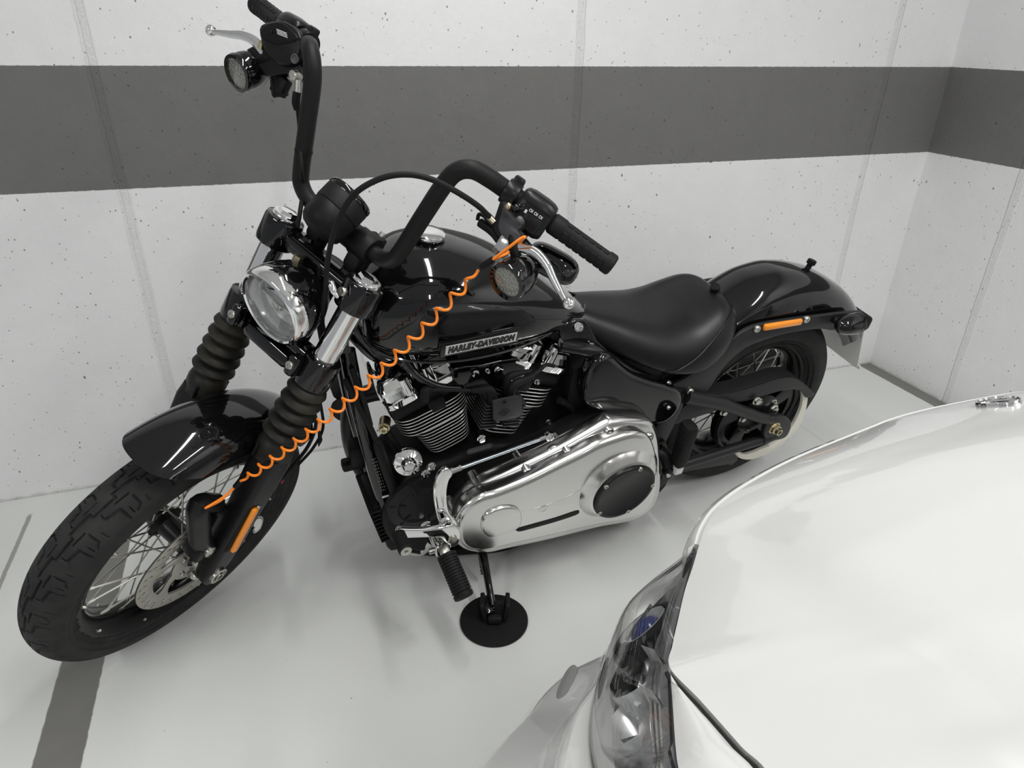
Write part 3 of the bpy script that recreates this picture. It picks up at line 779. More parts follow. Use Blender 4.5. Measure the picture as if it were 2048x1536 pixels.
# switch housings
def housing(sg):
    a = gdir(sg); e2 = np.cross(a, UW); e2 /= np.linalg.norm(e2); e3 = np.cross(e2, a)       # e2 forward-ish on the left
    R = []
    for t, s_ in ((.020, .82), (.024, .95), (.034, 1.02), (.060, 1.04), (.074, 1.0), (.082, .90), (.084, .78)):
        ring = []
        for q in np.linspace(0, 2 * PI, 36, endpoint=False):
            c, s2 = math.cos(q), math.sin(q)
            ring.append(gpos(t, sg) + e2 * sg * s_ * .0265 * math.copysign(abs(c) ** .62, c) + e3 * (s_ * .034 * math.copysign(abs(s2) ** .62, s2) - .006))
        R.append(ring)
    return R, a, e2 * sg, e3
for sg in (1, -1):
    R, a, ef, eu = housing(sg)
    g = SG(); g.rings(R); so = g.build('switch_housing', 'satin', hb)
    # parting line, rocker and buttons on the rider side, perch clamp on the inside
    back = -ef
    g = SG(); g.box(gpos(.058, sg) + ef * .0268 - eu * .018, (.024, .018, .006), .002, (a, eu, ef)); g.build('rocker_switch', 'plastic', so)
    g = SG(); g.box(gpos(.058, sg) + ef * .0258 - eu * .018, (.032, .026, .006), .002, (a, eu, ef)); g.build('switch_frame', 'satin', so)
    g = SG(); g.box(gpos(.053, sg) + ef * .0262 + eu * .010, (.056, .0022, .0025), .0006, (a, eu, ef)); g.build('parting_line', 'plastic', so)
    g = SG(); g.lathe([(.0055, 0), (.0055, .004), (.003, .005)], gpos(.030, sg) + ef * .025 - eu * .004, ef, 14); g.build('button', 'paint', so)
    if sg == 1:
        for k in range(3):      # the three little lamp symbols
            c = gpos(.046 + k * .0095, sg) + ef * .0272 + eu * .000
            g = SG(); g.plate([circ(.0026, 14), circ(.0016, 12)], c, a, eu, .001); g.box(c + a * .0036, (.0012, .0048, .001), 0, (a, eu, ef)); g.build('switch_symbol', 'print_', so)
        g = SG(); g.box(gpos(.040, sg) + ef * .0268 - eu * .006, (.004, .006, .001), 0, (a, eu, ef)); g.build('switch_symbol', 'print_', so)
def Su(px, py, u):
    c = RS.T @ (RB.T @ (CC - TB) - SP); e = RS.T @ (RB.T @ ray(px, py))
    return c + e * ((u - c[0]) / e[0])
def mv(P, sg): return np.asarray(P, float) * (1, sg, 1)
# perches, levers, mirrors and indicators (mirrored about the head, the right perch carries the brake reservoir)
lev_px = [(1000, 489, .016), (1022, 492, .016), (1050, 497, .018), (1072, 506, .020), (1092, 528, .022), (1106, 556, .024), (1120, 582, .026), (1130, 600, .026)]
lev = smooth([Su(*q) for q in lev_px], 6)
BALL = Su(1137, 606, .026)
for sg in (1, -1):
    lv = empty('control_lever', hb, 'chrome control lever with ball end')
    R = []; T = np.gradient(lev, axis=0)
    for i, c in enumerate(lev):
        f = i / (len(lev) - 1); t = T[i] / np.linalg.norm(T[i]); n = np.array([1., 0, 0]); s_ = np.cross(t, n)
        w = .0085 + .0022 * math.sin(f * PI) ** 2 - .0042 * f; h = .0055 + .0008 * math.sin(f * PI)
        R.append([mv(c + n * h * math.copysign(abs(math.sin(q)) ** .7, math.sin(q)) + s_ * w * math.copysign(abs(math.cos(q)) ** .8, math.cos(q)), sg) for q in np.linspace(0, 2 * PI, 16, endpoint=False)])
    g = SG(); g.rings(R); g.build('lever_blade', 'chrome', lv)
    g = SG(); q = np.linspace(0, PI, 12); g.lathe([(.0105 * math.sin(a) + 1e-4, -.0105 * math.cos(a)) for a in q], mv(BALL, sg), (0, 0, 1), 20); g.build('lever_ball', 'chrome', lv)
    # mirror head seen from its back
    mc = Su(1103, 527, -.055); m1 = Su(1142, 549, -.06); d = m1 - mc; d /= np.linalg.norm(d); nrm = np.array([1., 0, 0]); up = np.cross(nrm, d); up /= np.linalg.norm(up); nrm = np.cross(d, up)
    g = SG(); R = []
    for h, s_ in ((-.016, .90), (-.014, .97), (-.006, 1.0), (.004, .93), (.012, .74), (.017, .40), (.018, .05)):
        ring = []
        for q in np.linspace(0, 2 * PI, 36, endpoint=False):
            c, s2 = math.cos(q), math.sin(q)
            ring.append(mv(mc + d * s_ * .050 * math.copysign(abs(c) ** .6, c) * (1.0) + up * s_ * .0275 * math.copysign(abs(s2) ** .75, s2) + nrm * h, sg))
        R.append(ring)
    g.rings(R); mr = g.build('mirror', 'paint', hb)
    g = SG(); g.tube([mv(q, sg) for q in (gpos(.03, 1) - UW * .02, gpos(.03, 1) - UW * .05 + np.array([-.03, 0, 0]), mc - d * .03)], [.008, .007, .006], 12, n=5); g.build('mirror_stalk', 'paint', mr)
    # indicator: smoked bullet on a stalk under the perch
    ic = np.array([.032, .336, .936]); ia = NH * np.array([1, 1, 1]); ia = ia / np.linalg.norm(ia)
    it = empty('indicator', hb)
    g = SG(); g.lathe([(.0335, .000), (.0352, -.010), (.0350, -.022), (.031, -.040), (.022, -.058), (.010, -.068), (.002, -.070)], mv(ic, sg), ia, 40, caps=True); g.build('indicator_shell', 'paint', it)
    g = SG(); g.lathe([(.0352, -.002), (.0358, .003), (.034, .008), (.0275, .0085), (.0265, .003)], mv(ic, sg), ia, 40, caps=False); g.build('indicator_bezel', 'paint', it)
    g = SG(); g.lathe([(.027, .0015), (.027, .003)], mv(ic, sg), ia, 32); 
    e1, e2, _ = frame_from(ia)
    for rr2, k in ((.007, 5), (.0145, 10), (.021, 15)):
        for j in range(k):
            a = 2 * PI * j / k; g.lathe([(.0032, .003), (.0022, .0055), (.0004, .0065)], mv(ic, sg) + (e1 * math.cos(a) + e2 * math.sin(a)) * rr2, ia, 6, mi=0)
    g.build('led_array', 'led', it)
    g = SG(); g.lathe([(.028, .0075), (.020, .0095), (.001, .0105), (.001, .0095), (.020, .0085), (.028, .0065)], mv(ic, sg), ia, 32, caps=False); g.build('indicator_lens', 'lampglass', it)
    g = SG(); g.tube([mv(ic, sg) - ia * .035, mv(ic + np.array([-.012, -.03, .05]), sg), mv(gpos(.02, 1) - UW * .03, sg)], [.010, .009, .010], 12, n=5); g.build('indicator_stalk', 'plastic', it)
    # clamp ring on the bar
    a = gdir(sg)
    g = SG(); g.lathe([(.0215, -.010), (.0225, -.008), (.0225, .012), (.0215, .014)], gpos(0, sg), a, 28)
    g.box(gpos(.002, sg) + UW * .022 + np.array([-.004, 0, 0]), (.020, .018, .018), .004, (a, np.cross(UW, a), UW)); g.build('perch_clamp', 'satin', hb)
# left perch plate
px = smooth([(999, 420), (1006, 404), (1018, 408), (1024, 424), (1034, 436), (1046, 440), (1047, 452), (1040, 462), (1046, 472), (1036, 482), (1026, 492), (1014, 486), (998, 470), (990, 452)], 4, True)
P = [Su(a, b, .020) for a, b in px]
g = SG(); g.plate([[(q[1], q[2]) for q in P]], (.014, 0, 0), (0, 1, 0), (0, 0, 1), .020, .003, res=2)
pc = g.build('clutch_perch', 'satin', hb)
px2 = smooth([(1005, 424), (1010, 411), (1019, 425), (1030, 438), (1043, 445), (1043, 453), (1035, 461), (1041, 472), (1028, 485), (1015, 479), (1002, 466), (998, 450)], 4, True)
g = SG(); g.plate([[(q[1], q[2]) for q in (Su(a, b, .0245) for a, b in px2)]], (.0245, 0, 0), (0, 1, 0), (0, 0, 1), .002, .0006); g.build('perch_plate', mat('perch_grey', (.075, .075, .08), .42, .7), pc)
for q, m in (((1019, 416), 'gold'), ((1034, 419), 'paint'), ((1041, 443), 'lampgrey')):
    c = Su(*q, .024); g = SG(); g.lathe([(.0065, 0), (.0065, .010), (.004, .014), (.0015, .015)], c, (1, 0, .35), 12); g.build('perch_screw', m, pc)
g = SG(); g.tube([Su(975, 430, .02), Su(990, 446, .02)], .0062, 12); g.build('cable_ferrule', 'gold', pc)
g = SG(); g.tube([Su(955, 440, .012), Su(958, 429, .014), Su(968, 432, .016), Su(976, 442, .016), Su(992, 458, .014)], .0035, 8, n=5); g.tube([Su(960, 445, .01), Su(985, 462, .012), Su(1000, 484, .012)], [.008, .009, .007], 10, n=4); g.build('cable_boot', 'plastic', pc)
g = SG(); g.box(Su(1007, 489, .02), (.012, .022, .026), .003); g.build('lever_pivot', 'lampsilver', pc)
g = SG(); g.lathe([(.006, -.014), (.006, .012), (.004, .014)], Su(1000, 494, .02), (0, -.4, -1), 6); g.build('pivot_nut', 'steel', pc)
# right perch: brake reservoir, banjo bolt, brake-light switch
rp = empty('brake_perch', hb)
a = gdir(-1); rc_ = Su(575, 92, .020); fw_ = np.array([1., 0, 0])
rx = Su(603, 85, .02) - Su(545, 72, .02); rx /= np.linalg.norm(rx); rz = np.cross(fw_, rx); rz = rz if rz[2] > 0 else -rz; rz /= np.linalg.norm(rz)
def Rr(px): return [Su(p_[0], p_[1], .02) for p_ in px]
g = SG(); Pp = [(q[1], q[2]) for q in Rr(smooth([(537, 66), (548, 58), (578, 55), (606, 74), (611, 96), (608, 112), (600, 122), (575, 128), (553, 112), (543, 92)], 3, True))]
g.plate([Pp], (.014, 0, 0), (0, 1, 0), (0, 0, 1), .052, .006, res=2); g.build('reservoir', 'satin', rp)
Pp = [(q[1], q[2]) for q in Rr(smooth([(541, 68), (555, 58), (578, 57), (602, 76), (605, 86), (575, 92), (565, 91), (543, 80)], 3, True))]
g = SG(); g.plate([Pp], (.020, 0, 0), (0, 1, 0), (0, 0, 1), .045, .004, res=2); g.build('reservoir_cap', 'plastic', rp)
for k in range(4):
    c0, c1 = Su(553 + k * .6, 58.5 + k * 3, .0435), Su(573 + k * .6, 66.5 + k * 3, .0435)
    g = SG(); g.tube([c0, c1], .0007, 5); g.build('warning_line', 'print_', rp)
for q in ((544, 64), (599, 78)):
    g = SG(); g.lathe([(.003, 0), (.003, .003)], Su(*q, .042), (1, 0, 0), 10); g.build('cap_screw', 'paint', rp)
g = SG(); g.lathe([(.0085, 0), (.0085, .003), (.0062, .0032), (.0055, .001)], Su(591, 118, .040), (1, 0, 0), 20); g.build('sight_glass', 'lampgrey', rp)
g = SG(); Pp = [(q[1], q[2]) for q in Rr(smooth([(495, 108), (515, 95), (540, 90), (556, 105), (600, 115), (606, 135), (604, 152), (590, 154), (572, 142), (535, 148), (524, 134)], 3, True))]
g.plate([Pp], (.008, 0, 0), (0, 1, 0), (0, 0, 1), .03, .005, res=2); g.build('master_cylinder', 'satin', rp)
g = SG(); g.lathe([(.010, 0), (.010, .008), (.0085, .009), (.0085, .018), (.006, .020)], Su(597, 152, .022), (1, .1, -.1), 12); g.tube([Su(596, 160, .03), Su(595, 186, .028)], .0055, 10); g.build('banjo_bolt', 'steel', rp)
g = SG(); g.tube([Su(521, 97, .03), Su(523, 84, .034)], [.006, .0055], 10); g.tube([Su(523, 84, .034), Su(521, 80, .036)], [.0055, .002], 10); g.build('adjuster', 'gold', rp)
g = SG(); g.tube([Su(543, 150, .012), Su(547, 188, .012), Su(552, 191, .012), Su(575, 188, .010)], .0035, 8, n=4); g.box(Su(562, 172, .004), (.02, .03, .035), .004); g.build('switch_bracket', 'plastic', rp)
g = SG(); g.tube([Su(594, 184, .028), Su(592, 205, .026), Su(595, 220, .022)], [.0075, .008, .0065], 12, n=4); g.build('hose_sleeve', 'plastic', rp)
g = SG(); g.tube([Su(595, 215, .022), Su(599, 250, .030), Su(601, 300, .042), Su(603, 345, .04), S(606, 380, -.118), S(600, 425, -.085), S(594, 470, -.07), S(600, 520, -.05)], .0042, 10, n=8); g.build('brake_hose', 'rubber', rp)
g = SG(); c = np.array(half[5]) * (1, -1, 1) * .45 + np.array(half[4]) * (1, -1, 1) * .55; g.lathe([(.0168, -.003), (.0168, .003)], c, (.2, -.25, 1), 24); g.box(c + (.012, .0, 0), (.01, .012, .007), .001); g.build('cable_tie', 'plastic', hb)
# clutch cable over the bars to the frame
cp = [(978, 433, .262), (955, 411, .25), (912, 383, .225), (861, 358, .195), (810, 349, .165), (759, 358, .14), (709, 388, .118), (678, 437, .100), (663, 482, .09), (654, 533, .082), (652, 574, .076), (645, 622, .070), (646, 665, .065), (655, 710, .06)]
g = SG(); g.tube([S(*q) for q in cp], .0046, 12, n=8); g.build('clutch_cable', 'rubber', hb, 'black clutch cable arching over the handlebar')
g = SG(); q = S(661, 567, .078); g.tube([q + (.0, -.006, .004), q + (.004, .004, .002), q + (.004, .016, -.006), q + (.0, .026, -.012)], [.004, .0075, .0065, .003], 10, n=4); g.build('cable_clip', 'chrome', hb)
# loom behind the headlight
for pts, r in ((((600, 520, -.02), (606, 560, -.01), (628, 600, .01), (640, 660, .02), (650, 720, .03)), .006), (((640, 535, .02), (636, 590, .03), (645, 650, .03), (660, 720, .03)), .005), (((618, 540, 0), (612, 590, .02), (626, 640, .04)), .004)):
    g = SG(); g.tube([S(*q) for q in pts], r, 8, n=6); g.build('wiring', 'rubber', bike)
# brake hose and wheel sensor wire behind the left leg
for pts, r in ((((622, 800, .06), (632, 845, .07), (620, 885, .08), (596, 920, .085), (560, 960, .085), (520, 985, .085), (455, 1015, .082)), .0042), (((640, 800, .05), (646, 855, .06), (626, 896, .075), (596, 930, .085)), .0036)):
    g = SG(); g.tube([S(*q) for q in pts], r, 8, n=6); g.build('brake_line', 'rubber', bike)
g = SG(); g.box(S(565, 963, .07), (.006, .004, .012), .001); g.build('line_tag', 'red', bike, 'small red tag on the brake line')
g = SG(); R_ = [S(638, 862, .07), S(640, 880, .07), S(637, 893, .07)]; g.tube(R_, [.003, .006, .001], 8, n=4); g.build('cable_guide', 'plastic', bike)

# ------------------------------------------------------------------ tank
tx = [1.200, 1.192, 1.172, 1.14, 1.09, 1.02, .95, .88, .81, .75, .70, .665, .648]
tt = [.862, .905, .935, .960, .985, .988, .970, .940, .895, .852, .812, .785, .772]
tb = [.835, .800, .782, .770, .760, .752, .749, .749, .752, .757, .762, .765, .766]
tw_ = [.030, .078, .105, .128, .147, .156, .155, .147, .129, .106, .080, .052, .020]
xs = np.linspace(0, 1, 49); k_ = np.linspace(0, 1, len(tx))
def ci(arr): return smooth(np.stack([tx, arr, arr], 1), 4)
SX = ci(tt)[:, 0]; ST = ci(tt)[:, 1]; SB = ci(tb)[:, 1]; SWd = ci(tw_)[:, 1]
g = G(); g.rings([superring(w, t, b, 44, 2.35, x, .40) for x, t, b, w in zip(SX, ST, SB, SWd)])
tank = g.build('fuel_tank', 'paint', bike, sharp=70)
g = G()        # pressed lower seam
seam = []
for x, t, b, w in zip(SX, ST, SB, SWd): seam.append((x, w * .80, b + .012))
sm = np.array(seam)[2:-1]
g.tube(sm, .0035, 8); g.tube(sm * (1, -1, 1), .0035, 8); g.build('tank_seam', 'paint', tank)
cc = np.array([1.040, 0.0, .988]); ca_ = np.array([-.10, 0, 1.])
g = G(); g.lathe([(.034, -.006), (.036, -.002), (.036, .002)], cc, ca_, 40); g.build('filler_neck', 'paint', tank)
g = G(); g.lathe([(.030, .002), (.0335, .004), (.0345, .009), (.0335, .013), (.028, .016), (.014, .018), (.001, .0185)], cc, ca_, 48); g.build('fuel_cap', 'chrome', tank, 'domed chrome fuel cap')
# name badge on the left side
bl, br_ = B(884, 693, .152), B(1029, 664, .152)
def tank_side(x, z):
    t, b, w = np.interp(x, SX[::-1], ST[::-1]), np.interp(x, SX[::-1], SB[::-1]), np.interp(x, SX[::-1], SWd[::-1])
    zc = b + (t - b) * .40; h = abs(z - zc) / ((t - zc) if z > zc else (zc - b))
    return w * max(0, 1 - h ** 2.35) ** (1 / 2.35)
bm_ = (bl + br_) / 2
bc = np.array([bm_[0], tank_side(bm_[0], bm_[2]) + .003, bm_[2]])
p1 = np.array([bl[0], tank_side(bl[0], bl[2]), bl[2]]); p2 = np.array([br_[0], tank_side(br_[0], br_[2]), br_[2]])
e1 = (p2 - p1) / np.linalg.norm(p2 - p1); bw = np.linalg.norm(p2 - p1)
nb_ = np.array([0, tank_side(bm_[0], bm_[2] + .01) - tank_side(bm_[0], bm_[2] - .01), .02]); e2 = nb_ / np.linalg.norm(nb_); e2 = e2 - e1 * (e1 @ e2); e2 /= np.linalg.norm(e2); e3 = np.cross(e1, e2)
L = bw / 2
g = G(); g.plate([[(-L * 1.07, -.017), (L * 1.02, -.015), (L * 1.04, .016), (L * .1, .017), (-L * 1.07, .014)]], bc, e1, e2, .012, .002); bd = g.build('badge', 'paint', tank)
g = G(); g.plate([[(-L * .965, -.0125), (L * .965, -.0125), (L * .985, .0095), (-L * .955, .0095)]], bc + e3 * .0062, e1, e2, .0022, .0005); g.build('badge_bar', 'badge', bd, 'bright silver name bar')
g = G(); g.text('HARLEY-DAVIDSON', bc + e3 * .0078 - e2 * .0015, e1, e2, .0205, .0016, .18, .0016, 1.16, width=L * 1.84); g.build('badge_lettering', 'paint', bd)

# ------------------------------------------------------------------ seat
kx = [.700, .690, .665, .61, .55, .49, .43, .37, .32, .27, .235, .205, .185]
kt = [.775, .787, .787, .773, .757, .742, .732, .736, .752, .766, .757, .725, .68]
kb = [.755, .735, .705, .668, .640, .612, .590, .578, .580, .605, .640, .660, .66]
kw = [.030, .055, .072, .098, .125, .147, .160, .164, .160, .145, .122, .09, .03]
P4 = lambda arr: smooth(np.stack([kx, arr, arr], 1), 4)
QX, QT, QB, QW = P4(kt)[:, 0], P4(kt)[:, 1], P4(kb)[:, 1], P4(kw)[:, 1]
g = G(); R = []
for x, t, b, w in zip(QX, QT, QB, QW):
    ring = superring(w, t, b, 48, 2.3, x, .25); d = np.clip((.46 - abs(x - .46)) / .3, 0, 1)
    ring[:, 2] -= .010 * d * np.exp(-(ring[:, 1] / (w * .55 + 1e-6)) ** 2) * (ring[:, 2] > b + (t - b) * .5)
    R.append(ring)
g.rings(R); seat = g.build('seat', 'leather', bike, sharp=75)
st = []
for x, t, b, w in zip(QX[3:-5], QT[3:-5], QB[3:-5], QW[3:-5]):
    rg = superring(w, t, b, 48, 2.3, x, .25); st.append(rg[1] + (0, .0006, 0))
pip = [B(1418, 563, -.02)]
g = G(); pp = []
for x, t, b, w in zip(QX, QT, QB, QW):
    if .20 < x < .47:
        rg = superring(w, t, b, 48, 2.3, x, .25)
        k = np.interp(x, [.20, .26, .34, .47], [7, 5.5, 3.5, -1.2]); k0 = math.floor(k)
        pp.append((rg[k0 % 48] * (1 - k + k0) + rg[(k0 + 1) % 48] * (k - k0)) * (1, 1.006, 1))
g.tube(smooth(pp, 3), .0022, 8); g.build('seat_piping', 'leather', seat)
pp = []
for k in range(2, 23):
    i = 6; rg = superring(QW[i], QT[i], QB[i], 48, 2.3, QX[i], .25); pp.append(rg[k] + (0, 0, .0005))
g = G(); g.tube(pp, .0018, 8); g.build('seat_seam', 'leather', seat)

# ------------------------------------------------------------------ rear fender and its strut
fth = [40, 50, 60, 75, 85, 100, 115, 135, 148, 153]
fr = [.432, .440, .449, .462, .461, .447, .440, .440, .444, .445]
outer = []
for i in range(61):
    t = i / 60; ro, ri = [], []
    for k in range(35):
        s_ = -1 + 2 * k / 34
        th = (40 + (153 - 9 * abs(s_) ** 2.5 - 40) * t); rc2 = np.interp(th, fth, fr)
        hw = .112 - .012 * t
        y = hw * math.copysign(abs(math.sin(s_ * PI / 2)) ** .9, s_); base = .335 if True else 0
        r = base + (rc2 - base) * max(0, 1 - abs(y / hw) ** 2.6) ** (1 / 2.6)
        a = th * D; ro.append((r * math.cos(a), y, RR + r * math.sin(a))); ri.append(((r - .004) * math.cos(a), y * .965, RR + (r - .004) * math.sin(a)))
    outer.append(ro + ri[::-1])
g = G(); g.rings(outer); rfd = g.build('rear_fender', 'paint', bike, sharp=60)
for q, y in (((1617, 534), -.01), ((1432, 584), 0.03)):
    c = B(*q, y); a = np.array([c[0], 0, c[2] - RR]); a /= np.linalg.norm(a)
    g = G(); g.lathe([(.010, -.006), (.008, 0), (.008, .009), (.013, .010), (.013, .021), (.011, .023)], c, a, 18); g.build('fender_stud', 'plastic', rfd)
up_ = [(1338, 772), (1362, 762), (1400, 735), (1440, 700), (1478, 668), (1510, 652), (1560, 642), (1620, 634), (1690, 626), (1722, 624)]
lo_ = [(1727, 632), (1715, 640), (1690, 652), (1665, 658), (1640, 655), (1600, 659), (1560, 667), (1520, 680), (1490, 693), (1462, 715), (1440, 740), (1420, 770), (1400, 795), (1388, 800), (1340, 783)]
for sg in (1, -1):
    P = [(q[0], q[2]) for q in (B(a, b, .120) for a, b in list(smooth(up_, 3)) + list(smooth(lo_, 3)))]
    g = G(); g.plate([P], (0, .118 * sg, 0), (1, 0, 0), (0, 0, 1), .012, .003, res=2); s0 = g.build('fender_strut', 'guard', bike)
    if sg > 0:
        g = G(); g.plate([[(q[0], q[2]) for q in (B(a, b, .126) for a, b in [(1352, 775), (1372, 779), (1371, 784), (1351, 780)])]], (0, .1255, 0), (1, 0, 0), (0, 0, 1), .003, .0008); g.build('strut_rib', 'plastic', s0)
        for q in ((1335, 768), (1380, 783), (1514, 658), (1613, 639)):
            g = G(); g.lathe([(.0105, -.004), (.0105, .002), (.0085, .0045), (.0045, .0045), (.004, .001)], B(*q, .126), (0, 1, 0), 20); g.build('bolt', 'steel', s0)
        a, b = B(1527, 655, .128), B(1603, 643, .128); d = (b - a) / np.linalg.norm(b - a); wv = np.array([0, 1., 0]); lat = np.cross(d, wv)
        g = G(); g.box((a + b) / 2, (np.linalg.norm(b - a), .020, .014), .0068, (d, lat, wv), seg=3); g.box((a + b) / 2 + wv * .0066, (np.linalg.norm(b - a) * .8, .006, .002), .0008, (d, lat, wv)); g.build('amber_reflector', 'amber', s0, 'orange side reflector on the rear fender strut')
# rear indicators
for sg in (1, -1):
    ic = B(1716, 646, .158) * (1, sg, 1); ax_ = np.array([-1, .0, -.04]); it = empty('rear_indicator', bike)
    g = G(); g.lathe([(.0005, .086), (.010, .083), (.020, .072), (.0275, .052), (.0305, .032), (.031, .014)], ic, -ax_, 36); g.build('indicator_shell', 'paint', it)
    g = G(); g.lathe([(.0312, .016), (.0318, .008), (.030, 0), (.022, -.006), (.01, -.0085), (.0005, -.009)], ic, -ax_, 36); g.build('indicator_lens', 'smoke', it)
    g = G(); g.tube([ic + np.array([.05, 0, .0]), ic + np.array([.065, -.03 * sg, .005]), B(1700, 640, .12) * (1, sg, 1) + np.array([.02, 0, 0])], .010, 12, n=4); g.build('indicator_stalk', 'plastic', it)
# tail light, licence plate (its back) and bracket
PB1, PT1 = B(1714, 737, .088), B(1729, 658, .088)
pw2 = np.array([0, -1., 0]); pe = PT1 - PB1; ph = np.linalg.norm(pe); pe /= ph
pn = np.cross(pw2, pe)
lp = empty('licence_plate', bike)
g = G(); rr_ = .012; W2 = .185; o = PB1
def rrect(x0, y0, x1, y1, r, n=5):
    P = []
    for cx, cy, a0 in ((x1 - r, y1 - r, 0), (x0 + r, y1 - r, 90), (x0 + r, y0 + r, 180), (x1 - r, y0 + r, 270)):
        P += [(cx + r * math.cos((a0 + 90 * k / n) * D), cy + r * math.sin((a0 + 90 * k / n) * D)) for k in range(n + 1)]
    return P
g.plate([rrect(0, 0, W2, ph, .012)], o, pw2, pe, .0025, .0006); g.build('plate', 'plate', lp)
g = G(); g.plate([rrect(.0, -.012, W2, .004, .003)], o + pn * .012, pw2, pe, .004, .001); g.build('plate_lip', 'plate', lp)
g = G(); g.plate([[(.018, ph * .42), (.028, ph * .36), (W2 - .03, ph * .36), (W2 - .02, ph * .42), (W2 - .02, ph * 1.1), (.018, ph * 1.1)]], o + pn * .010, pw2, pe, .012, .003); g.build('plate_bracket', 'plastic', lp)
g = G(); g.box(np.array([-.42, 0, .53]), (.05, .09, .05), .012); g.build('tail_light', 'plastic', bike)

# ------------------------------------------------------------------ engine
en = empty('engine', bike)
def bplate(name, pts, y, t, m, parent=None, bev=.003, holes=(), label=None, res=2, extra=None):
    g = G(); g.plate([[(q[0], q[1]) for q in pts]] + [list(h) for h in holes], (0, y, 0), (1, 0, 0), (0, 0, 1), t, bev, res=res)
    if extra: extra(g)
    return g.build(name, m, parent or bike, label)
def pxz(px, y, sm=0):
    return [(q[0], q[2]) for q in (B(a, b, y) for a, b in (smooth(px, sm, True) if sm else px))]
case = [(1.04, .14), (1.11, .175), (1.15, .24), (1.155, .33), (1.11, .40), (1.06, .42), (1.0, .43), (.93, .45), (.87, .435), (.80, .425), (.70, .46), (.60, .525), (.50, .52), (.44, .45), (.425, .30), (.46, .20), (.6, .16), (.8, .14)]
bplate('crankcase', smooth([(a, b, 0) for a, b in case], 3, True)[:, :2], .01, .20, 'plastic', en, .02)
# timing-side bumps seen left of the primary: round cover with ribs
g = G(); c = B(838, 1000, .11)
g.lathe([(.085, 0), (.083, .012), (.060, .018), (.055, .014), (.02, .016), (.0005, .016)], c, (0, 1, 0), 40)
for k in range(6):
    a = 2 * PI * k / 6 + .2; g.box(c + np.array([math.cos(a), 0, math.sin(a)]) * .058 + (0, .014, 0), (.04, .006, .008), .002, (np.array([math.cos(a), 0, math.sin(a)]), np.array([-math.sin(a), 0, math.cos(a)]), np.array([0, 1., 0])))
g.build('alternator_cover', 'satin', en)
def cylinder(base, ax, fr_, nf, name_first):
    """finned barrel and head: base centre, axis, front direction"""
    ax = np.array(ax, float); ax /= np.linalg.norm(ax); s = np.array([ax[2], 0, -ax[0]]) * fr_   # s towards the outside of the V
    cy = empty('cylinder', en); yv = np.array([0, 1., 0]); base = np.array(base, float)
    g = G(); R = []
    for d in (-.03, .0, .08, .15):
        f = np.clip(d / .15, 0, 1); ho = .050 + .03 * f; hi = .050 + .028 * f
        R.append([base + ax * d + s * (ho if math.cos(q) > 0 else hi) * math.copysign(abs(math.cos(q)) ** .5, math.cos(q)) + yv * .072 * math.copysign(abs(math.sin(q)) ** .5, math.sin(q)) for q in np.linspace(0, 2 * PI, 28, endpoint=False)])
    g.rings(R); g.build('barrel', 'plastic', cy)
    for k in range(nf):
        t = k / (nf - 1); d = .004 + .142 * t
        ho = .058 + .014 * min(1, t / .62) if t < .62 else .094
        hi = .058 + .036 * t
        hy = .090 if t < .62 else .096
        ring = lambda dd, sh: np.array([base + ax * (d + dd) + s * ((ho if math.cos(q) > 0 else hi) - sh) * math.copysign(abs(math.cos(q)) ** .45, math.cos(q)) + yv * (hy - sh) * math.copysign(abs(math.sin(q)) ** .45, math.sin(q)) for q in np.linspace(0, 2 * PI, 36, endpoint=False)])
        a, b, a2, b2 = ring(-.0014, 0), ring(.0014, 0), ring(-.0018, .0025), ring(.0018, .0025)
        g = G(); g.rings([a, b], caps=False, mi=1); g.rings([a2, a], caps=False); g.rings([b, b2], caps=False)
        n = len(a2); g.add(a2, [tuple(range(n))]); g.add(b2, [tuple(range(n))])
        g.build('cooling_fin', ['plastic', 'fin'], cy, sharp=25)
    # head block and chrome rocker cover in two lobes with a dark saddle between
    hb0 = base + ax * .172
    g = G(); g.box(hb0, (.185, .175, .046), .014, (s, yv, ax))
    g.box(base + ax * .150 + s * -.012 + yv * .082, (.044, .03, .04), .008, (s, yv, ax)); g.build('cylinder_head', 'plastic', cy)
    for q, sz in ((.052, .086), (-.046, .078)):
        c = base + s * q
        g = G(); R = []
        for d, a, b in ((.196, 1.0, .094), (.214, 1.0, .096), (.217, .93, .089), (.232, .90, .086), (.236, .97, .091), (.246, .95, .090), (.262, .74, .072), (.266, .60, .060)):
            R.append([c + ax * d + s * sz / 2 * a * math.copysign(abs(math.cos(w)) ** .35, math.cos(w)) + yv * b * math.copysign(abs(math.sin(w)) ** .35, math.sin(w)) for w in np.linspace(0, 2 * PI, 40, endpoint=False)])
        g.rings(R); rc3 = g.build('rocker_cover', 'chrome', cy, 'chrome rocker cover', sharp=30)
        for sy in (1,):
            b0 = c + yv * .082 + s * (.022 if q > 0 else -.02) * -1
            g = G(); g.lathe([(.013, .205), (.0125, .240), (.0115, .2615), (.010, .2625), (.007, .2625), (.006, .252)], b0, ax, 20); g.build('rocker_bolt', 'chrome', rc3)
            g = G(); g.lathe([(.0075, .256), (.0072, .2632), (.004, .2635), (.004, .258)], b0, ax, 6); g.build('bolt', 'plastic', rc3)
    return cy, base, ax, s
F_ = cylinder((.998, 0, .479), (.365, 0, .931), 1, 15, 1)
R_ = cylinder((.871, 0, .482), (-.365, 0, .931), -1, 15, 0)
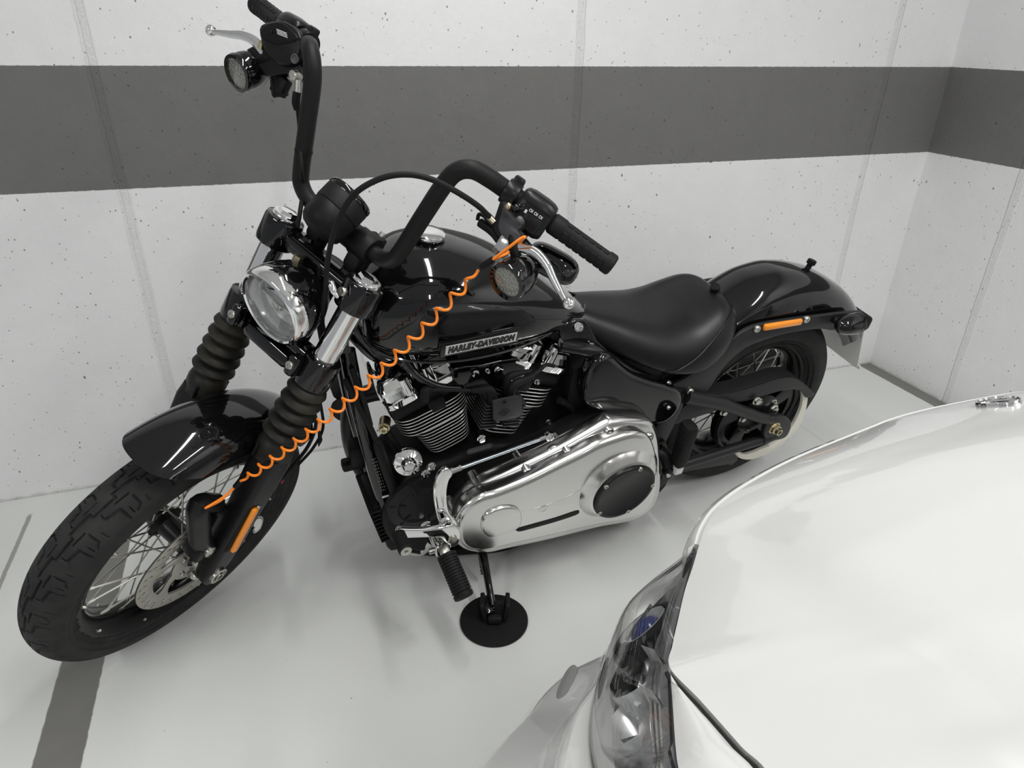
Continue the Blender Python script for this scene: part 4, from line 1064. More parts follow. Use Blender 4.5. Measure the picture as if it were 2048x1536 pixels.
# intake / mount block in the V under the tank
g = G(); g.box((.945, .0, .72), (.10, .15, .05), .012); g.box((.94, .05, .66), (.07, .06, .10), .012); g.build('intake', 'plastic', en)
bplate('tank_mount', pxz([(905, 735), (960, 728), (1030, 715), (1045, 745), (1010, 765), (960, 775), (920, 770)], .085, 2), .085, .02, 'paint', en, .004)
for q, r in (((951, 747), .009), ((974, 741), .006), ((997, 740), .012), ((1073, 763), .007), ((1096, 843), .007)):
    bolt(B(*q, .10), (0, 1, .15), r * .7, .010, 'chrome', en)
# coil pack with plug leads
co = empty('ignition_coil', en); cc0 = B(1000, 822, .135)
ex = np.array([.985, 0, .17]); ez = np.array([-.17, .0, .985]); ey = np.array([0, 1., 0])
for sx in (1, -1):
    g = G(); g.box(cc0 + ex * .026 * sx - ey * .01, (.040, .052, .082), .012, (ex, ey, ez)); g.build('coil_body', 'plastic', co)
    for k in range(8):
        g = G(); g.box(cc0 + ex * .030 * sx - ey * .008 + ez * (-.032 + k * .0092), (.044, .058, .0034), .0012, (ex, ey, ez), seg=1); g.build('coil_fin', 'coil', co)
pf = pxz([(987, 803), (1000, 800), (1032, 793), (1042, 795), (1043, 828), (1037, 833), (1030, 836), (994, 842), (988, 838)], .168)
g = G(); g.plate([pf], (0, .166, 0), (1, 0, 0), (0, 0, 1), .006, .002); cf = g.build('coil_cover', 'coil', co)
lc_ = B(1008, 825, .1695)
def lg(pts): return [(lc_[0] - a * .0011, lc_[2] + b * .0011) for a, b in pts]      # bar-and-shield outline; picture right = -x
g = G()
sh = lg([(-8, 2.6), (-8.6, 6), (-5, 7.5), (0, 10), (5, 7.5), (8.6, 6), (8, 2.6)]); sh2 = lg([(-6.2, 2.6), (-6.6, 4.8), (-4, 6), (0, 8), (4, 6), (6.6, 4.8), (6.2, 2.6)])
bt = lg([(-8, -2.6), (-6.5, -7), (0, -11), (6.5, -7), (8, -2.6)]); bt2 = lg([(-6.2, -2.6), (-5, -5.8), (0, -9), (5, -5.8), (6.2, -2.6)])
bar = lg([(-12, -2.6), (12, -2.6), (12, 2.6), (-12, 2.6)]); bar2 = lg([(-10.8, -1.5), (10.8, -1.5), (10.8, 1.5), (-10.8, 1.5)])
for a, b in ((sh, sh2), (bt, bt2), (bar, bar2)): g.plate([a, b], (0, .1695, 0), (1, 0, 0), (0, 0, 1), .0012, 0)
g.build('shield_emblem', 'paint', cf)
bolt(B(1008, 803, .168), (0, 1, 0), .005, .004, 'plastic', cf, False)
def lead(pts, rr2, name='plug_lead', m='rubber', seg=12, n=6):
    g = G(); g.tube([B(*q) for q in pts], rr2, seg, n=n); return g.build(name, m, en)
lead([(985, 802, .145), (984, 786, .147), (976, 778, .146), (955, 780, .14), (944, 781, .137)], [.0105, .0105, .0095, .008, .0065])
lead([(946, 781, .137), (905, 780, .13), (870, 779, .125), (852, 783, .122)], .0045)
lead([(862, 779, .122), (851, 781, .122), (850, 792, .12), (851, 800, .115)], [.007, .010, .010, .009])
lead([(1022, 790, .145), (1024, 775, .147), (1034, 765, .146), (1055, 757, .14), (1066, 752, .137)], [.0105, .0105, .0095, .008, .0065])
lead([(1062, 754, .137), (1078, 742, .13), (1092, 730, .125), (1108, 732, .122)], .0045)
lead([(1012, 786, .135), (1016, 756, .135), (1032, 748, .135), (1062, 742, .13)], [.0095, .0095, .008, .005])
lead([(975, 795, .13), (968, 770, .13), (958, 766, .13), (930, 772, .128)], [.0095, .0095, .008, .005])
# black conduit sweeping from under the tank past the front rocker covers
lead([(800, 708, .09), (822, 738, .10), (848, 760, .112), (880, 773, .118), (925, 777, .12)], .0085, 'conduit', 'paint', n=8)
lead([(1118, 800, .10), (1138, 810, .10), (1147, 822, .10), (1141, 838, .10), (1138, 850, .10)], .009, 'vent_hose', 'rubber')
# crankcase details
cap = B(816, 924, .105)
g = G(); ca2 = np.array([.15, 1, .35])
g.lathe([(.034, -.006), (.0345, .0), (.033, .004), (.020, .010), (.013, .018), (.0125, .024), (.0105, .026), (.0005, .026)], cap, ca2, 48)
e1_, e2_, a_ = frame_from(ca2)
for k in range(7):
    q = 2 * PI * k / 7; r_ = e1_ * math.cos(q) + e2_ * math.sin(q); t_ = np.cross(a_ / np.linalg.norm(a_), r_)
    g.box(cap + r_ * .023 + a_ * .0095, (.016, .003, .004), .001, (r_, t_, a_ / np.linalg.norm(a_)))
g.build('oil_filler', 'chrome', en, 'chrome finned filler cap')
for q, y, r in (((862, 932), .112, .0085), ((851, 946), .112, .0085), ((962, 877), .098, .0085), ((852, 1051), .13, .0115)):
    bolt(B(*q, y), (0, 1, .1), r, .010, 'chrome', en)
g = G(); c = B(768, 856, .085); g.lathe([(.013, -.03), (.013, .0)], c, (.4, 1, .1), 20); g.lathe([(.0105, 0), (.0105, .009), (.009, .011), (.005, .011), (.004, .006)], c, (.4, 1, .1), 6); g.build('engine_mount_bolt', 'gold', en)
g = G(); g.tube([B(773, 862, .07), B(800, 905, .06)], .009, 12); g.build('engine_mount', 'plastic', en)
# serial pad
p0, p1 = B(934, 905, .112), B(984, 891, .112); d = (p1 - p0) / np.linalg.norm(p1 - p0); uu = np.cross(np.array([0, 1., 0]), d) * -1; uu = uu if uu[2] > 0 else -uu
g = G(); g.plate([rrect(-np.linalg.norm(p1 - p0) / 2, -.0075, np.linalg.norm(p1 - p0) / 2, .0075, .007)], (p0 + p1) / 2, d, uu, .004, .001); sp_ = g.build('serial_pad', mat('pad_grey', (.05, .05, .05), .45), en)
g = G(); g.text('5VJ0601660418', (p0 + p1) / 2 + (0, .0022, 0), d, uu, .008, .0006, 0, 0, 1.0, width=.052); g.build('serial_number', 'printgrey', sp_)

# primary cover in polished aluminium
pr = empty('primary_cover', bike)
P1 = smooth([(919, 1062), (917, 1040), (922, 1018), (935, 998), (957, 978), (975, 968), (1038, 940), (1116, 903), (1204, 854), (1222, 847), (1250, 846), (1284, 849), (1296, 860), (1303, 885), (1306, 930), (1306, 975), (1296, 1005), (1268, 1026), (1240, 1033), (1190, 1042), (1100, 1064), (1010, 1083), (975, 1090), (945, 1087), (928, 1078)], 4, True)
A1 = pxz(P1, .185)
bplate('inner_primary', [((a - .76) * 1.03 + .76, (b - .37) * 1.05 + .37) for a, b in A1], .135, .06, 'plastic', pr, .006)
bplate('flange', A1, .175, .056, 'alu', pr, .020, res=4)
P2 = smooth([(925, 1058), (924, 1040), (930, 1024), (944, 1009), (965, 997), (990, 990), (1050, 966), (1113, 935), (1160, 912), (1195, 893), (1225, 882), (1262, 872), (1288, 880), (1300, 912), (1305, 960), (1298, 1000), (1276, 1022), (1240, 1032), (1191, 1040), (1103, 1060), (1010, 1081), (972, 1089), (945, 1086), (931, 1074)], 4, True)
A2 = pxz(P2, .226)
bplate('primary_dome', A2, .212, .050, 'alu', pr, .016, res=5)
DC = B(1248, 983, .262)
g = G(); g.lathe([(.128, -.050), (.124, -.036), (.116, -.024), (.106, -.014), (.098, -.006), (.094, -.002), (.088, -.001)], DC, (0, 1, 0), 72); g.build('clutch_dome', 'alu', pr)
g = G(); g.lathe([(.0905, -.004), (.0905, .004), (.0885, .007), (.082, .0085), (.078, .0075), (.076, .006), (.0005, .006)], DC, (0, 1, 0), 72); db = g.build('derby_cover', 'satin', pr, 'round satin black clutch cover')
for k in range(5):
    a = 2 * PI * k / 5 + .62; g = G(); g.lathe([(.0062, .004), (.0062, .0085), (.005, .010), (.003, .010), (.0025, .006)], DC + np.array([math.cos(a) * .0838, 0, math.sin(a) * .0838]), (0, 1, 0), 16); g.build('bolt', 'steel', db)
# oval boss at the front end, slots, plug
P3 = pxz(smooth([(970, 1062), (968, 1046), (977, 1030), (1000, 1020), (1022, 1018), (1036, 1024), (1040, 1040), (1034, 1055), (1015, 1063), (985, 1072)], 4, True), .243)
bplate('front_boss', P3, .236, .018, 'alu', pr, .006, res=3)
sl = pxz(smooth([(1034, 1058), (1060, 1050), (1110, 1036), (1152, 1022), (1158, 1024), (1152, 1030), (1110, 1044), (1060, 1058), (1038, 1063)], 3, True), .238)
bplate('slot', sl, .2365, .003, 'plastic', pr, .001)
bplate('slot_rim', pxz(smooth([(1060, 1020), (1110, 1003), (1158, 980), (1164, 966), (1160, 985), (1155, 996), (1158, 1010), (1150, 1004), (1110, 1010)], 3, True), .236), .2362, .003, 'alu', pr, .001)
g = G(); g.lathe([(.0125, -.004), (.0125, .0005), (.011, .0015), (.0005, .0015)], B(1086, 1017, .237), (0, 1, 0), 28); g.build('inspection_plug', 'alu', pr)
g = G(); g.lathe([(.0095, 0), (.008, .003), (.0005, .003)], B(1170, 986, .236), (-.2, 1, 0), 16); g.box(B(1176, 990, .238), (.03, .004, .02), .002); g.build('cable_port', 'plastic', pr)
# cover screws on their bosses
for q in ((960, 977), (1050, 937), (1130, 899), (1212, 857), (912, 1029), (1292, 868)):
    c = B(*q, .192); g = G(); g.lathe([(.0155, -.05), (.0145, .014), (.012, .018), (.0115, .010), (.0005, .010)], c, (0, 1, 0), 24); bs = g.build('screw_boss', 'alu', pr)
    g = G(); g.lathe([(.0065, .008), (.0065, .019), (.005, .0205), (.0028, .0205), (.0025, .015)], c, (0, 1, 0), 14); g.build('bolt', 'steel', bs)

# shift linkage
g = G(); a0, a1 = B(893, 946, .215), B(1098, 872, .165); g.tube([a0, a1], .0042, 12); lk = g.build('shift_rod', 'zinc', bike, 'zinc-plated shift rod')
for t0, t1, r in ((0, .13, .0068), (.90, 1.0, .0058)):
    g = G(); g.tube([a0 + (a1 - a0) * t0, a0 + (a1 - a0) * t1], r, 8); g.build('rod_end', 'chrome', lk)
for c in (a0, a1):
    g = G(); g.lathe([(.0115, -.006), (.0125, -.002), (.0125, .002), (.0115, .006)], c, (0, 1, .1), 20); g.lathe([(.0065, .006), (.0065, .013), (.004, .014)], c, (0, 1, .1), 6); g.build('rod_joint', 'chrome', lk)
bplate('shift_crank', pxz(smooth([(875, 1018), (871, 985), (876, 960), (884, 945), (893, 939), (899, 948), (893, 962), (889, 985), (891, 1014), (898, 1032), (912, 1046), (908, 1058), (893, 1056), (882, 1042)], 3, True), .225), .222, .014, 'chrome', lk, .005, [pxz(smooth([(879, 1000), (879, 978), (883, 964), (886, 966), (885, 984), (886, 1010), (882, 1012)], 2, True), .225)], res=3)
g = G(); g.tube([B(888, 1040, .225), B(893, 1058, .232), B(900, 1066, .24)], [.013, .015, .017], 18, n=3); g.build('crank_joint', 'chrome', lk)
bplate('shift_lever', pxz(smooth([(798, 1060), (815, 1060), (850, 1060), (882, 1056), (900, 1052), (912, 1058), (917, 1070), (914, 1084), (904, 1090), (893, 1082), (880, 1071), (850, 1071), (815, 1072), (798, 1071)], 3, True), .255), .252, .014, 'chrome', lk, .004, res=3)
g = G(); g.lathe([(.010, 0), (.010, .004), (.0005, .005)], B(906, 1078, .259), (0, 1, 0), 20); g.build('lever_cap', 'disc', lk)
sp0, sp1 = B(796, 1068, .262), B(812, 1102, .312)
def ribbed_peg(p0, p1, r, n, name, m, parent, sq=.85):
    d = p1 - p0; L = np.linalg.norm(d); d = d / L; prof = [(r * .8, 0), (r * .98, L * .02)]
    for k in range(n):
        a = L * (.04 + .84 * k / n); w = L * .84 / n; prof += [(r, a), (r, a + w * .62), (r * .88, a + w * .70), (r * .88, a + w * .95)]
    prof += [(r, L * .9), (r * 1.02, L * .93), (r * .98, L * .985), (r * .85, L)]
    g = G(); g.lathe(prof, p0, d, 28, sx=1, sy=sq); return g.build(name, m, parent)
ribbed_peg(sp0, sp1, .0155, 7, 'shift_peg', 'rubber', lk, 1)
d = (sp1 - sp0) / np.linalg.norm(sp1 - sp0); g = G(); g.lathe([(.0125, 0), (.0125, .002), (.005, .0025), (.004, -.001)], sp1, d, 24); g.build('peg_end', 'steel', lk)
# rider's footpeg on its clevis
fp = empty('footpeg', bike)
q0, q1 = B(892, 1108, .275), B(929, 1196, .372)
ribbed_peg(q0, q1, .0275, 13, 'peg_rubber', 'rubber', fp, .82)
g = G(); g.tube([B(866, 1062, .20), B(876, 1085, .235), B(888, 1100, .262)], [.015, .016, .012], 16, n=3); g.build('clevis', 'chrome', fp)
for dx in (-.014, .014):
    g = G(); g.box(B(880, 1085, .24) + np.array([dx, 0, 0]), (.008, .05, .034), .003); g.build('clevis_ear', 'chrome', fp)
g = G(); g.lathe([(.007, -.024), (.007, .024)], B(878, 1098, .25), (1, 0, 0), 14); g.box(B(889, 1102, .268), (.022, .03, .022), .005); g.build('peg_pin', 'steel', fp)
# passenger peg folded upright
pp_ = empty('passenger_peg', bike)
c0, c1 = B(1352, 938, .20), B(1381, 846, .20); d = (c1 - c0) / np.linalg.norm(c1 - c0); sx_ = np.array([0, 1., 0]); fx = np.cross(sx_, d)
L = np.linalg.norm(c1 - c0)
g = G(); R = []
for t, s_ in ((.12, .75), (.15, .9), (.30, .95), (.85, 1.04), (.93, 1.0), (.97, .85), (.98, .6)):
    R.append([c0 + d * L * t + fx * .019 * s_ * math.copysign(abs(math.cos(q)) ** .6, math.cos(q)) + sx_ * .024 * s_ * math.copysign(abs(math.sin(q)) ** .6, math.sin(q)) for q in np.linspace(0, 2 * PI, 28, endpoint=False)])
g.rings(R)
for k in range(9):
    g.box(c0 + d * L * (.40 + k * .05) + fx * .0195, (.003, .03, .0028), .0008, (fx, sx_, d))
g.build('peg_rubber', 'rubber', pp_)
g = G(); g.box(c0 + d * L * .05, (.026, .032, .034), .004, (fx, sx_, d)); g.build('peg_block', 'plate', pp_)
g = G(); g.tube([B(1318, 905, .15), B(1332, 915, .17), B(1338, 935, .19)], [.022, .020, .016], 16, n=4); g.box(B(1338, 940, .19), (.03, .03, .035), .006); g.build('peg_mount', 'satin', pp_)
g = G(); g.lathe([(.0065, 0), (.006, .005)], B(1336, 950, .206), (0, 1, 0), 14); g.build('bolt', 'steel', pp_)
bplate('peg_bracket', pxz([(1298, 898), (1330, 885), (1340, 915), (1360, 940), (1338, 958), (1320, 975), (1312, 986), (1300, 990), (1296, 950)], .14, 0), .135, .012, 'satin', bike, .003, [pxz([(1322, 948), (1327, 946), (1320, 968), (1315, 970)], .14)])

# kickstand with its spring
ks = empty('kickstand', bike)
FOOT = w2b(W(985, 1213, .045)); k0 = B(962, 1084, .14)
g = G(); g.tube([k0, k0 + (FOOT - k0) * .35, FOOT], [.0125, .0105, .009], 16, n=3); g.build('stand_leg', 'paint', ks)
g = G(); g.box(k0 + (0, 0, .01), (.04, .03, .04), .008); g.build('stand_pivot', 'plastic', ks)
g = G(); s0, s1 = B(958, 1088, .135), B(967, 1150, .20); N = 200; ax_ = (s1 - s0); e1, e2, _ = frame_from(ax_)
g.tube([s0 + ax_ * t + (e1 * math.cos(t * 2 * PI * 15) + e2 * math.sin(t * 2 * PI * 15)) * .0062 for t in np.linspace(0, 1, N)], .0016, 6); g.build('stand_spring', 'plastic', ks)
g = G(); g.box(FOOT + (0, 0, -.006), (.045, .03, .016), .005); g.build('stand_foot', 'paint', ks)

# ------------------------------------------------------------------ frame, oil tank, coolers
fr = empty('frame', bike)
def ftube(name, pts, r, m='paint', n=6, seg=18):
    g = G(); g.tube([B(*q) if len(q) == 3 else np.array(q[:3]) for q in pts], r, seg, n=n); return g.build(name, m, fr)
ftube('down_tube', [(694, 700, .030), (706, 760, .045), (726, 850, .062), (758, 970, .075), (790, 1062, .080), (812, 1092, .080)], .0175)
g = G(); b0 = [B(*q) * (1, -1, 1) for q in ((694, 700, .030), (706, 760, .045), (726, 850, .062), (758, 970, .075), (790, 1062, .080), (812, 1092, .080))]; g.tube(b0, .0175, 18, n=6); g.build('down_tube', 'paint', fr)
ftube('backbone', [(700, 640, 0), (760, 700, .0), (800, 700, 0)], .03)
for sg in (1, -1):
    g = G(); g.tube([B(*q) * (1, sg, 1) for q in ((1120, 690, .10), (1190, 705, .12), (1260, 742, .118), (1335, 772, .098), (1380, 792, .095))], [.017, .017, .016, .015, .015], 18, n=6); g.build('seat_rail', 'paint', fr)
bplate('side_plate', pxz(smooth([(1120, 655), (1165, 640), (1190, 680), (1215, 705), (1200, 722), (1165, 700), (1135, 690)], 3, True), .10), .10, .012, 'paint', fr, .003)
for q, y in (((1157, 654), .11), ((1151, 647), .10), ((1180, 693), .11)):
    bolt(B(*q, y), (.1, 1, .2), .008, .012, 'chrome', fr)
bplate('rear_plate', pxz([(1335, 782), (1365, 792), (1362, 812), (1345, 850), (1322, 895), (1294, 900), (1300, 870), (1325, 835)], .125), .122, .016, 'guard', fr, .004)
ftube('lower_rail', [(812, 1092, .08), (900, 1100, .09), (1100, 1075, .10), (1300, 985, .11), (1330, 935, .12)], .016, 'plastic')
# side cover / oil tank
px = smooth([(1196, 742), (1215, 728), (1262, 762), (1330, 785), (1354, 796), (1356, 812), (1342, 832), (1322, 842), (1290, 838), (1240, 826), (1200, 815), (1183, 800), (1188, 765)], 4, True)
bplate('side_cover', pxz(px, .155), .130, .05, 'paint', bike, .018, res=5)
bolt(B(1336, 814, .158), (0, 1, 0), .006, .007, 'steel', bike, False)
g = G(); g.box((.56, 0, .58), (.30, .22, .16), .03); g.build('oil_tank', 'plastic', bike)
g = G(); g.box((.42, 0, .42), (.10, .2, .30), .02); g.build('rear_frame_block', 'plastic', fr)
# wiring sleeve and label on the left down tube
g = G(); g.tube([B(690, 760, .06), B(716, 810, .072), B(742, 858, .085), B(752, 880, .092)], .0065, 12, n=5); g.build('wire_sleeve', 'rubber', fr)
g = G(); g.tube([B(703, 735, .06), B(727, 800, .072), B(741, 850, .08)], .006, 12, n=5); g.build('wire_sleeve', 'rubber', fr)
g = G(); g.tube([B(752, 878, .092), B(757, 892, .094), B(775, 945, .098), B(796, 1005, .10), B(812, 1045, .10)], [.007, .0125, .0125, .0115, .008], 16, n=5); g.build('wire_sleeve', 'plastic', fr)
g = G(); g.tube([B(786, 997, .112), B(795, 999, .114), B(800, 994, .112)], .0014, 6, n=3); g.build('wire_tie', 'amber', fr)
g = G()
lb0, lb1 = B(746, 915, .088), B(768, 983, .0935); d = lb1 - lb0; L = np.linalg.norm(d); d /= L; nn = np.array([.15, 1, .1]); nn /= np.linalg.norm(nn); lt = np.cross(nn, d); lt /= np.linalg.norm(lt)
for i in range(3):
    for k in range(11):
        w = L / 11
        if (k * 7 + i * 3) % 5: g.box(lb0 + d * (k + .5) * w + lt * (i - 1) * .0045, (w * .38, .0014 + .001 * ((k + i) % 2), .0008), 0, (d, lt, nn))
        else: g.box(lb0 + d * (k + .5) * w + lt * (i - 1) * .0045, (w * .62, .0012, .0008), 0, (d, lt, nn))
g.build('label_print', 'printgrey', fr, 'faint grey printed label on the frame tube')
g = G(); g.box(lb1 + d * .018, (.006, .017, .001), 0, (d, lt, nn)); g.build('label_bar', 'plate', fr)
# regulator with cooling ribs, horn bracket ahead of the frame
rg_ = empty('regulator', bike)
t0, t1 = B(745, 975, .02), B(782, 1066, .02); d = t1 - t0; L = np.linalg.norm(d); d /= L; yv = np.array([0, 1., 0]); nf = np.cross(d, yv)
g = G(); g.box((t0 + t1) / 2, (L, .13, .045), .016, (d, yv, nf)); g.build('regulator_body', 'plastic', rg_)
for k in range(9):
    for f in (1,):
        g = G(); g.box(t0 + d * L * (.06 + k * .075), (.0045, .14, .060), .0018, (d, yv, nf), seg=1); g.build('rib', 'plastic', rg_)
for q in ((781, 1066),):
    bolt(B(*q, .07), (0, 1, 0), .006, .006, 'steel', rg_, False)
g = G(); g.box(B(716, 902, .0), (.05, .05, .06), .010); g.box(B(712, 925, .0), (.07, .03, .025), .006); g.lathe([(.006, 0), (.006, .014)], B(702, 922, 0), (.8, .3, 0), 8); g.build('horn_bracket', 'plastic', bike)
# exhaust and rear brake pedal on the far side
g = G(); g.tube([(1.09, -.02, .60), (1.19, -.09, .52), (1.185, -.13, .30), (1.10, -.13, .14), (.9, -.15, .11), (.6, -.17, .13)], .022, 20, n=8); g.build('exhaust_header', 'satin', bike)
g = G(); g.tube([(.62, -.17, .13), (.5, -.18, .14), (.0, -.21, .19), (-.38, -.22, .23)], [.028, .042, .042, .040], 24, n=6); g.build('muffler', 'satin', bike)
g = G(); g.tube([B(796, 1088, .03), B(818, 1098, .05), B(842, 1098, .08), B(864, 1080, .11)], [.016, .019, .019, .014], 16, n=5); g.build('peg_support', 'chrome', bike)
bp = empty('brake_pedal', bike)
g = G(); c = B(679, 772, -.22); g.box(c, (.05, .06, .022), .006, (np.array([.7, 0, -.7]), np.array([0, 1., 0]), np.array([.7, 0, .7])))
for k in range(6): g.box(c + np.array([.7, 0, -.7]) * (-.018 + k * .007) + np.array([.7, 0, .7]) * .011, (.0035, .05, .004), .001, (np.array([.7, 0, -.7]), np.array([0, 1., 0]), np.array([.7, 0, .7])))
g.build('pedal_pad', 'rubber', bp)
g = G(); g.lathe([(.034, -.02), (.036, 0), (.034, .006)], B(690, 818, -.18), (.5, 1, .2), 28); g.build('pedal_hub', 'satin', bp)
g = G(); g.lathe([(.0365, -.002), (.0375, .002), (.036, .006)], B(690, 818, -.18), (.5, 1, .2), 32, caps=False); g.build('pedal_ring', 'chrome', bp)
g = G(); g.tube([B(680, 780, -.22), B(684, 800, -.2), B(690, 815, -.19)], .010, 10, n=3); g.build('pedal_arm', 'satin', bp)
g = G(); g.tube([(1.05, -.17, .68), (1.05, -.23, .68)], [.09, .085], 32); g.build('air_cleaner', 'satin', bike)

# ------------------------------------------------------------------ kickstand puck on the floor
PC = W(988, 1238, .007)
pk = empty('kickstand_pad', None, 'round black plastic pad under the motorcycle kickstand on the pale floor', 'kickstand pad', Matrix.Translation((PC[0], PC[1], 0)))
g = G(); g.lathe([(.084, 0), (.086, .002), (.086, .006), (.084, .0085), (.078, .009), (.0005, .009)], (0, 0, 0), (0, 0, 1), 72)
g.build('pad_disc', 'rubber', pk)
kd = W(1000, 1240, .02) - W(975, 1240, .02); kd[2] = 0; kd /= np.linalg.norm(kd); kn = np.array([-kd[1], kd[0], 0]); kz = np.array([0, 0, 1.])
fc = W(990, 1230, .009) - np.array([PC[0], PC[1], 0])
for sx, tilt in ((-1, .10), (1, -.10)):
    a1 = kz + kd * sx * .18; a1 /= np.linalg.norm(a1); a2 = np.cross(a1, kn)
    c = fc + kd * sx * .027 + np.array([0, 0, .024])
    g = G(); g.plate([rrect(-.024, -.030, .024, .030, .006), rrect(-.012, -.022, -.004, .022, .003), rrect(.004, -.022, .012, .022, .003)], c, kn, a1, .010, .002); g.build('upright', 'rubber', pk)
g = G(); g.box(fc + kn * -.006 + np.array([0, 0, .012]), (.036, .06, .02), .006, (kd, kn, kz)); g.build('socket', 'rubber', pk)
g = G(); g.plate([rrect(-.010, 0, .010, .052, .009)], fc + kn * -.016 + kd * .010 + np.array([0, 0, .008]), kd, kz, .006, .002); g.build('tongue', 'rubber', pk)

# ------------------------------------------------------------------ orange coiled reminder cable from the left lever to the brake caliper
def b2wd(P): return np.asarray(P, float) @ RB.T + TB
def sw(P): return b2wd(s2b(P))
A0 = sw(Su(957, 540, .046)); A1 = sw(S(481, 962, .112))
cb = empty('reminder_cable', None, 'orange coiled cable stretched from the left brake lever to the front brake caliper'.replace('brake lever', 'hand lever'), 'cable', Matrix.Translation(Vector(A1)))
CX = lambda V: V - A1
def CG(): return G(CX)
TURNS = 18.5; N = 19 * 40
axd = A1 - A0; Lc = np.linalg.norm(axd); axd /= Lc
e1c = np.cross(axd, kz); e1c /= np.linalg.norm(e1c); e2c = np.cross(axd, e1c)
HAND, PH = 1, 0.6
pts = []
for t in np.linspace(0, 1, N):
    c = A0 + (A1 - A0) * t - kz * .026 * 4 * t * (1 - t)
    r = .0086 * min(1, t * 16, (1 - t) * 16); a = HAND * 2 * PI * TURNS * t + PH
    pts.append(c + r * (e1c * math.cos(a) + e2c * math.sin(a)))
g = CG(); g.tube(pts, .0027, 8); g.build('coil', 'orange', cb)
U0, U1 = sw(Su(962, 534, .046)), sw(Su(986, 519, .046))
g = CG(); g.tube([U0, U1], .0058, 14); g.build('crimp_sleeve', 'plastic', cb)
g = CG(); g.tube([U1, sw(Su(1015, 497, .048)), sw(Su(1040, 478, .048)), sw(Su(1050, 474, .044)), sw(Su(1046, 478, .03)), sw(Su(1030, 495, .016)), sw(Su(1012, 508, .028)), U1], .0026, 8, n=8); g.build('end_loop', 'orange', cb)
V0, V1 = sw(S(484, 957, .110)), sw(S(470, 974, .108))
g = CG(); g.tube([V0, V1], .0055, 14); g.build('crimp_sleeve', 'plastic', cb)
g = CG(); g.tube([V1, sw(S(450, 992, .108)), sw(S(425, 1008, .110)), sw(S(411, 1016, .108)), sw(S(420, 1012, .10)), sw(S(444, 999, .10)), V1], .0026, 8, n=8); g.build('end_loop', 'orange', cb)

# ------------------------------------------------------------------ the white car nosed in beside the motorcycle
A_C, B_C = 1.37, 1.50
CO = room(A_C, B_C, 0)
car = empty('car', None, 'white car parked nose-in beside the motorcycle, bonnet and headlight in view', 'car', Matrix.Translation(Vector(CO)) @ Matrix.Rotation(_w, 4, 'Z'))
def AB(P): return np.array([P @ WT - WC - A_C, -(P @ WN) - WD - B_C, P[2]])      # car frame: x to the photo's left, y away from the wall, z up
def K(px, py, z): return AB(W(px, py, z))
edge = [np.array([0, -.088, .752]), np.array([.10, -.084, .754]), np.array([.185, -.074, .756]), K(1745, 855, .758), K(1600, 914, .750), K(1500, 967, .743), K(1442, 1010, .737), K(1415, 1046, .735), K(1400, 1085, .735), K(1385, 1135, .739), K(1370, 1180, .745), K(1356, 1240, .756), K(1345, 1290, .766), K(1340, 1335, .776), K(1400, 1400, .787), K(1480, 1490, .802), K(1560, 1582, .817), np.array([.875, .58, .842]), np.array([.885, .76, .868]), np.array([.89, 1.0, .90])]
edge = np.array(edge)
ES = smooth(edge, 8); NE = len(ES); ic_ = 7 * 8
CA, CB2 = K(1560, 1090, .79), K(2000, 1500, .85)
def crease(x, y):
    xl = CA[0] + (CB2[0] - CA[0]) * (y - CA[1]) / (CB2[1] - CA[1])
    f = np.clip((xl - x) / .075 + .5, 0, 1); f = f * f * (3 - 2 * f)
    return .017 * f * np.clip((y - CA[1] + .08) / .15, 0, 1)
rows = []
RN = 26
for i, e in enumerate(ES):
    s_ = i / (NE - 1)
    yb = .25 + .08 * min(1, i / ic_) if i <= ic_ else .33 + .67 * ((i - ic_) / (NE - 1 - ic_)) ** 1.1
    core = np.array([0, yb, .872 + .13 * (yb - .25)])
    row = [e + (0, .012 if i < ic_ else 0, -.022 if i < ic_ - 2 or i > 13 * 8 else -.013) + ((core - e) * (1, 1, 0)) * .02, e + (0, 0, -.008)]
    for k in range(RN + 1):
        r = (k / RN) ** 1.5
        q = e + (core - e) * r; q[2] = e[2] + (core[2] - e[2]) * (1 - (1 - r) ** 2.3) + crease(q[0], q[1]) * min(1, r * 8)
        row.append(q)
    rows.append(row)
g = G(); g.rings(rows, closed=False); g.rings([[q * (-1, 1, 1) for q in r] for r in rows], closed=False)
g.build('bonnet', 'white', car, sharp=45)
# dark shut lines
for sg in (1, -1):
    g = G(); g.tube(ES[13 * 8:] * (sg, 1, 1) + (.003 * sg, 0, -.007), .0022, 8); g.build('shut_line', 'gap', car)
# headlights
upx = [(1391, 1097, .726), (1371, 1180, .737), (1357, 1240, .747), (1346, 1290, .757), (1340, 1335, .768), (1342, 1400, .777), (1346, 1480, .788), (1352, 1540, .797)]
lpx = [(1390, 1100, .716), (1335, 1140, .686), (1290, 1172, .662), (1250, 1215, .643), (1218, 1290, .630), (1195, 1360, .632), (1181, 1430, .640), (1182, 1490, .652), (1192, 1540, .664)]
U_ = smooth([K(*q) for q in upx] + [np.array([.935, .56, .800]), np.array([.95, .62, .795])], 8)
L_ = smooth([K(*q) for q in lpx] + [np.array([.945, .42, .700]), np.array([.96, .52, .735]), np.array([.952, .62, .785])], 8)
def resamp(P, n, lin=True):
    d = np.concatenate([[0], np.cumsum(np.linalg.norm(np.diff(P, axis=0), axis=1))]); d /= d[-1]; t = np.linspace(0, 1, n)
    return np.stack([np.interp(t, d, P[:, k]) for k in range(3)], 1)
NU = 48
U_, L_ = resamp(U_, NU), resamp(L_, NU)
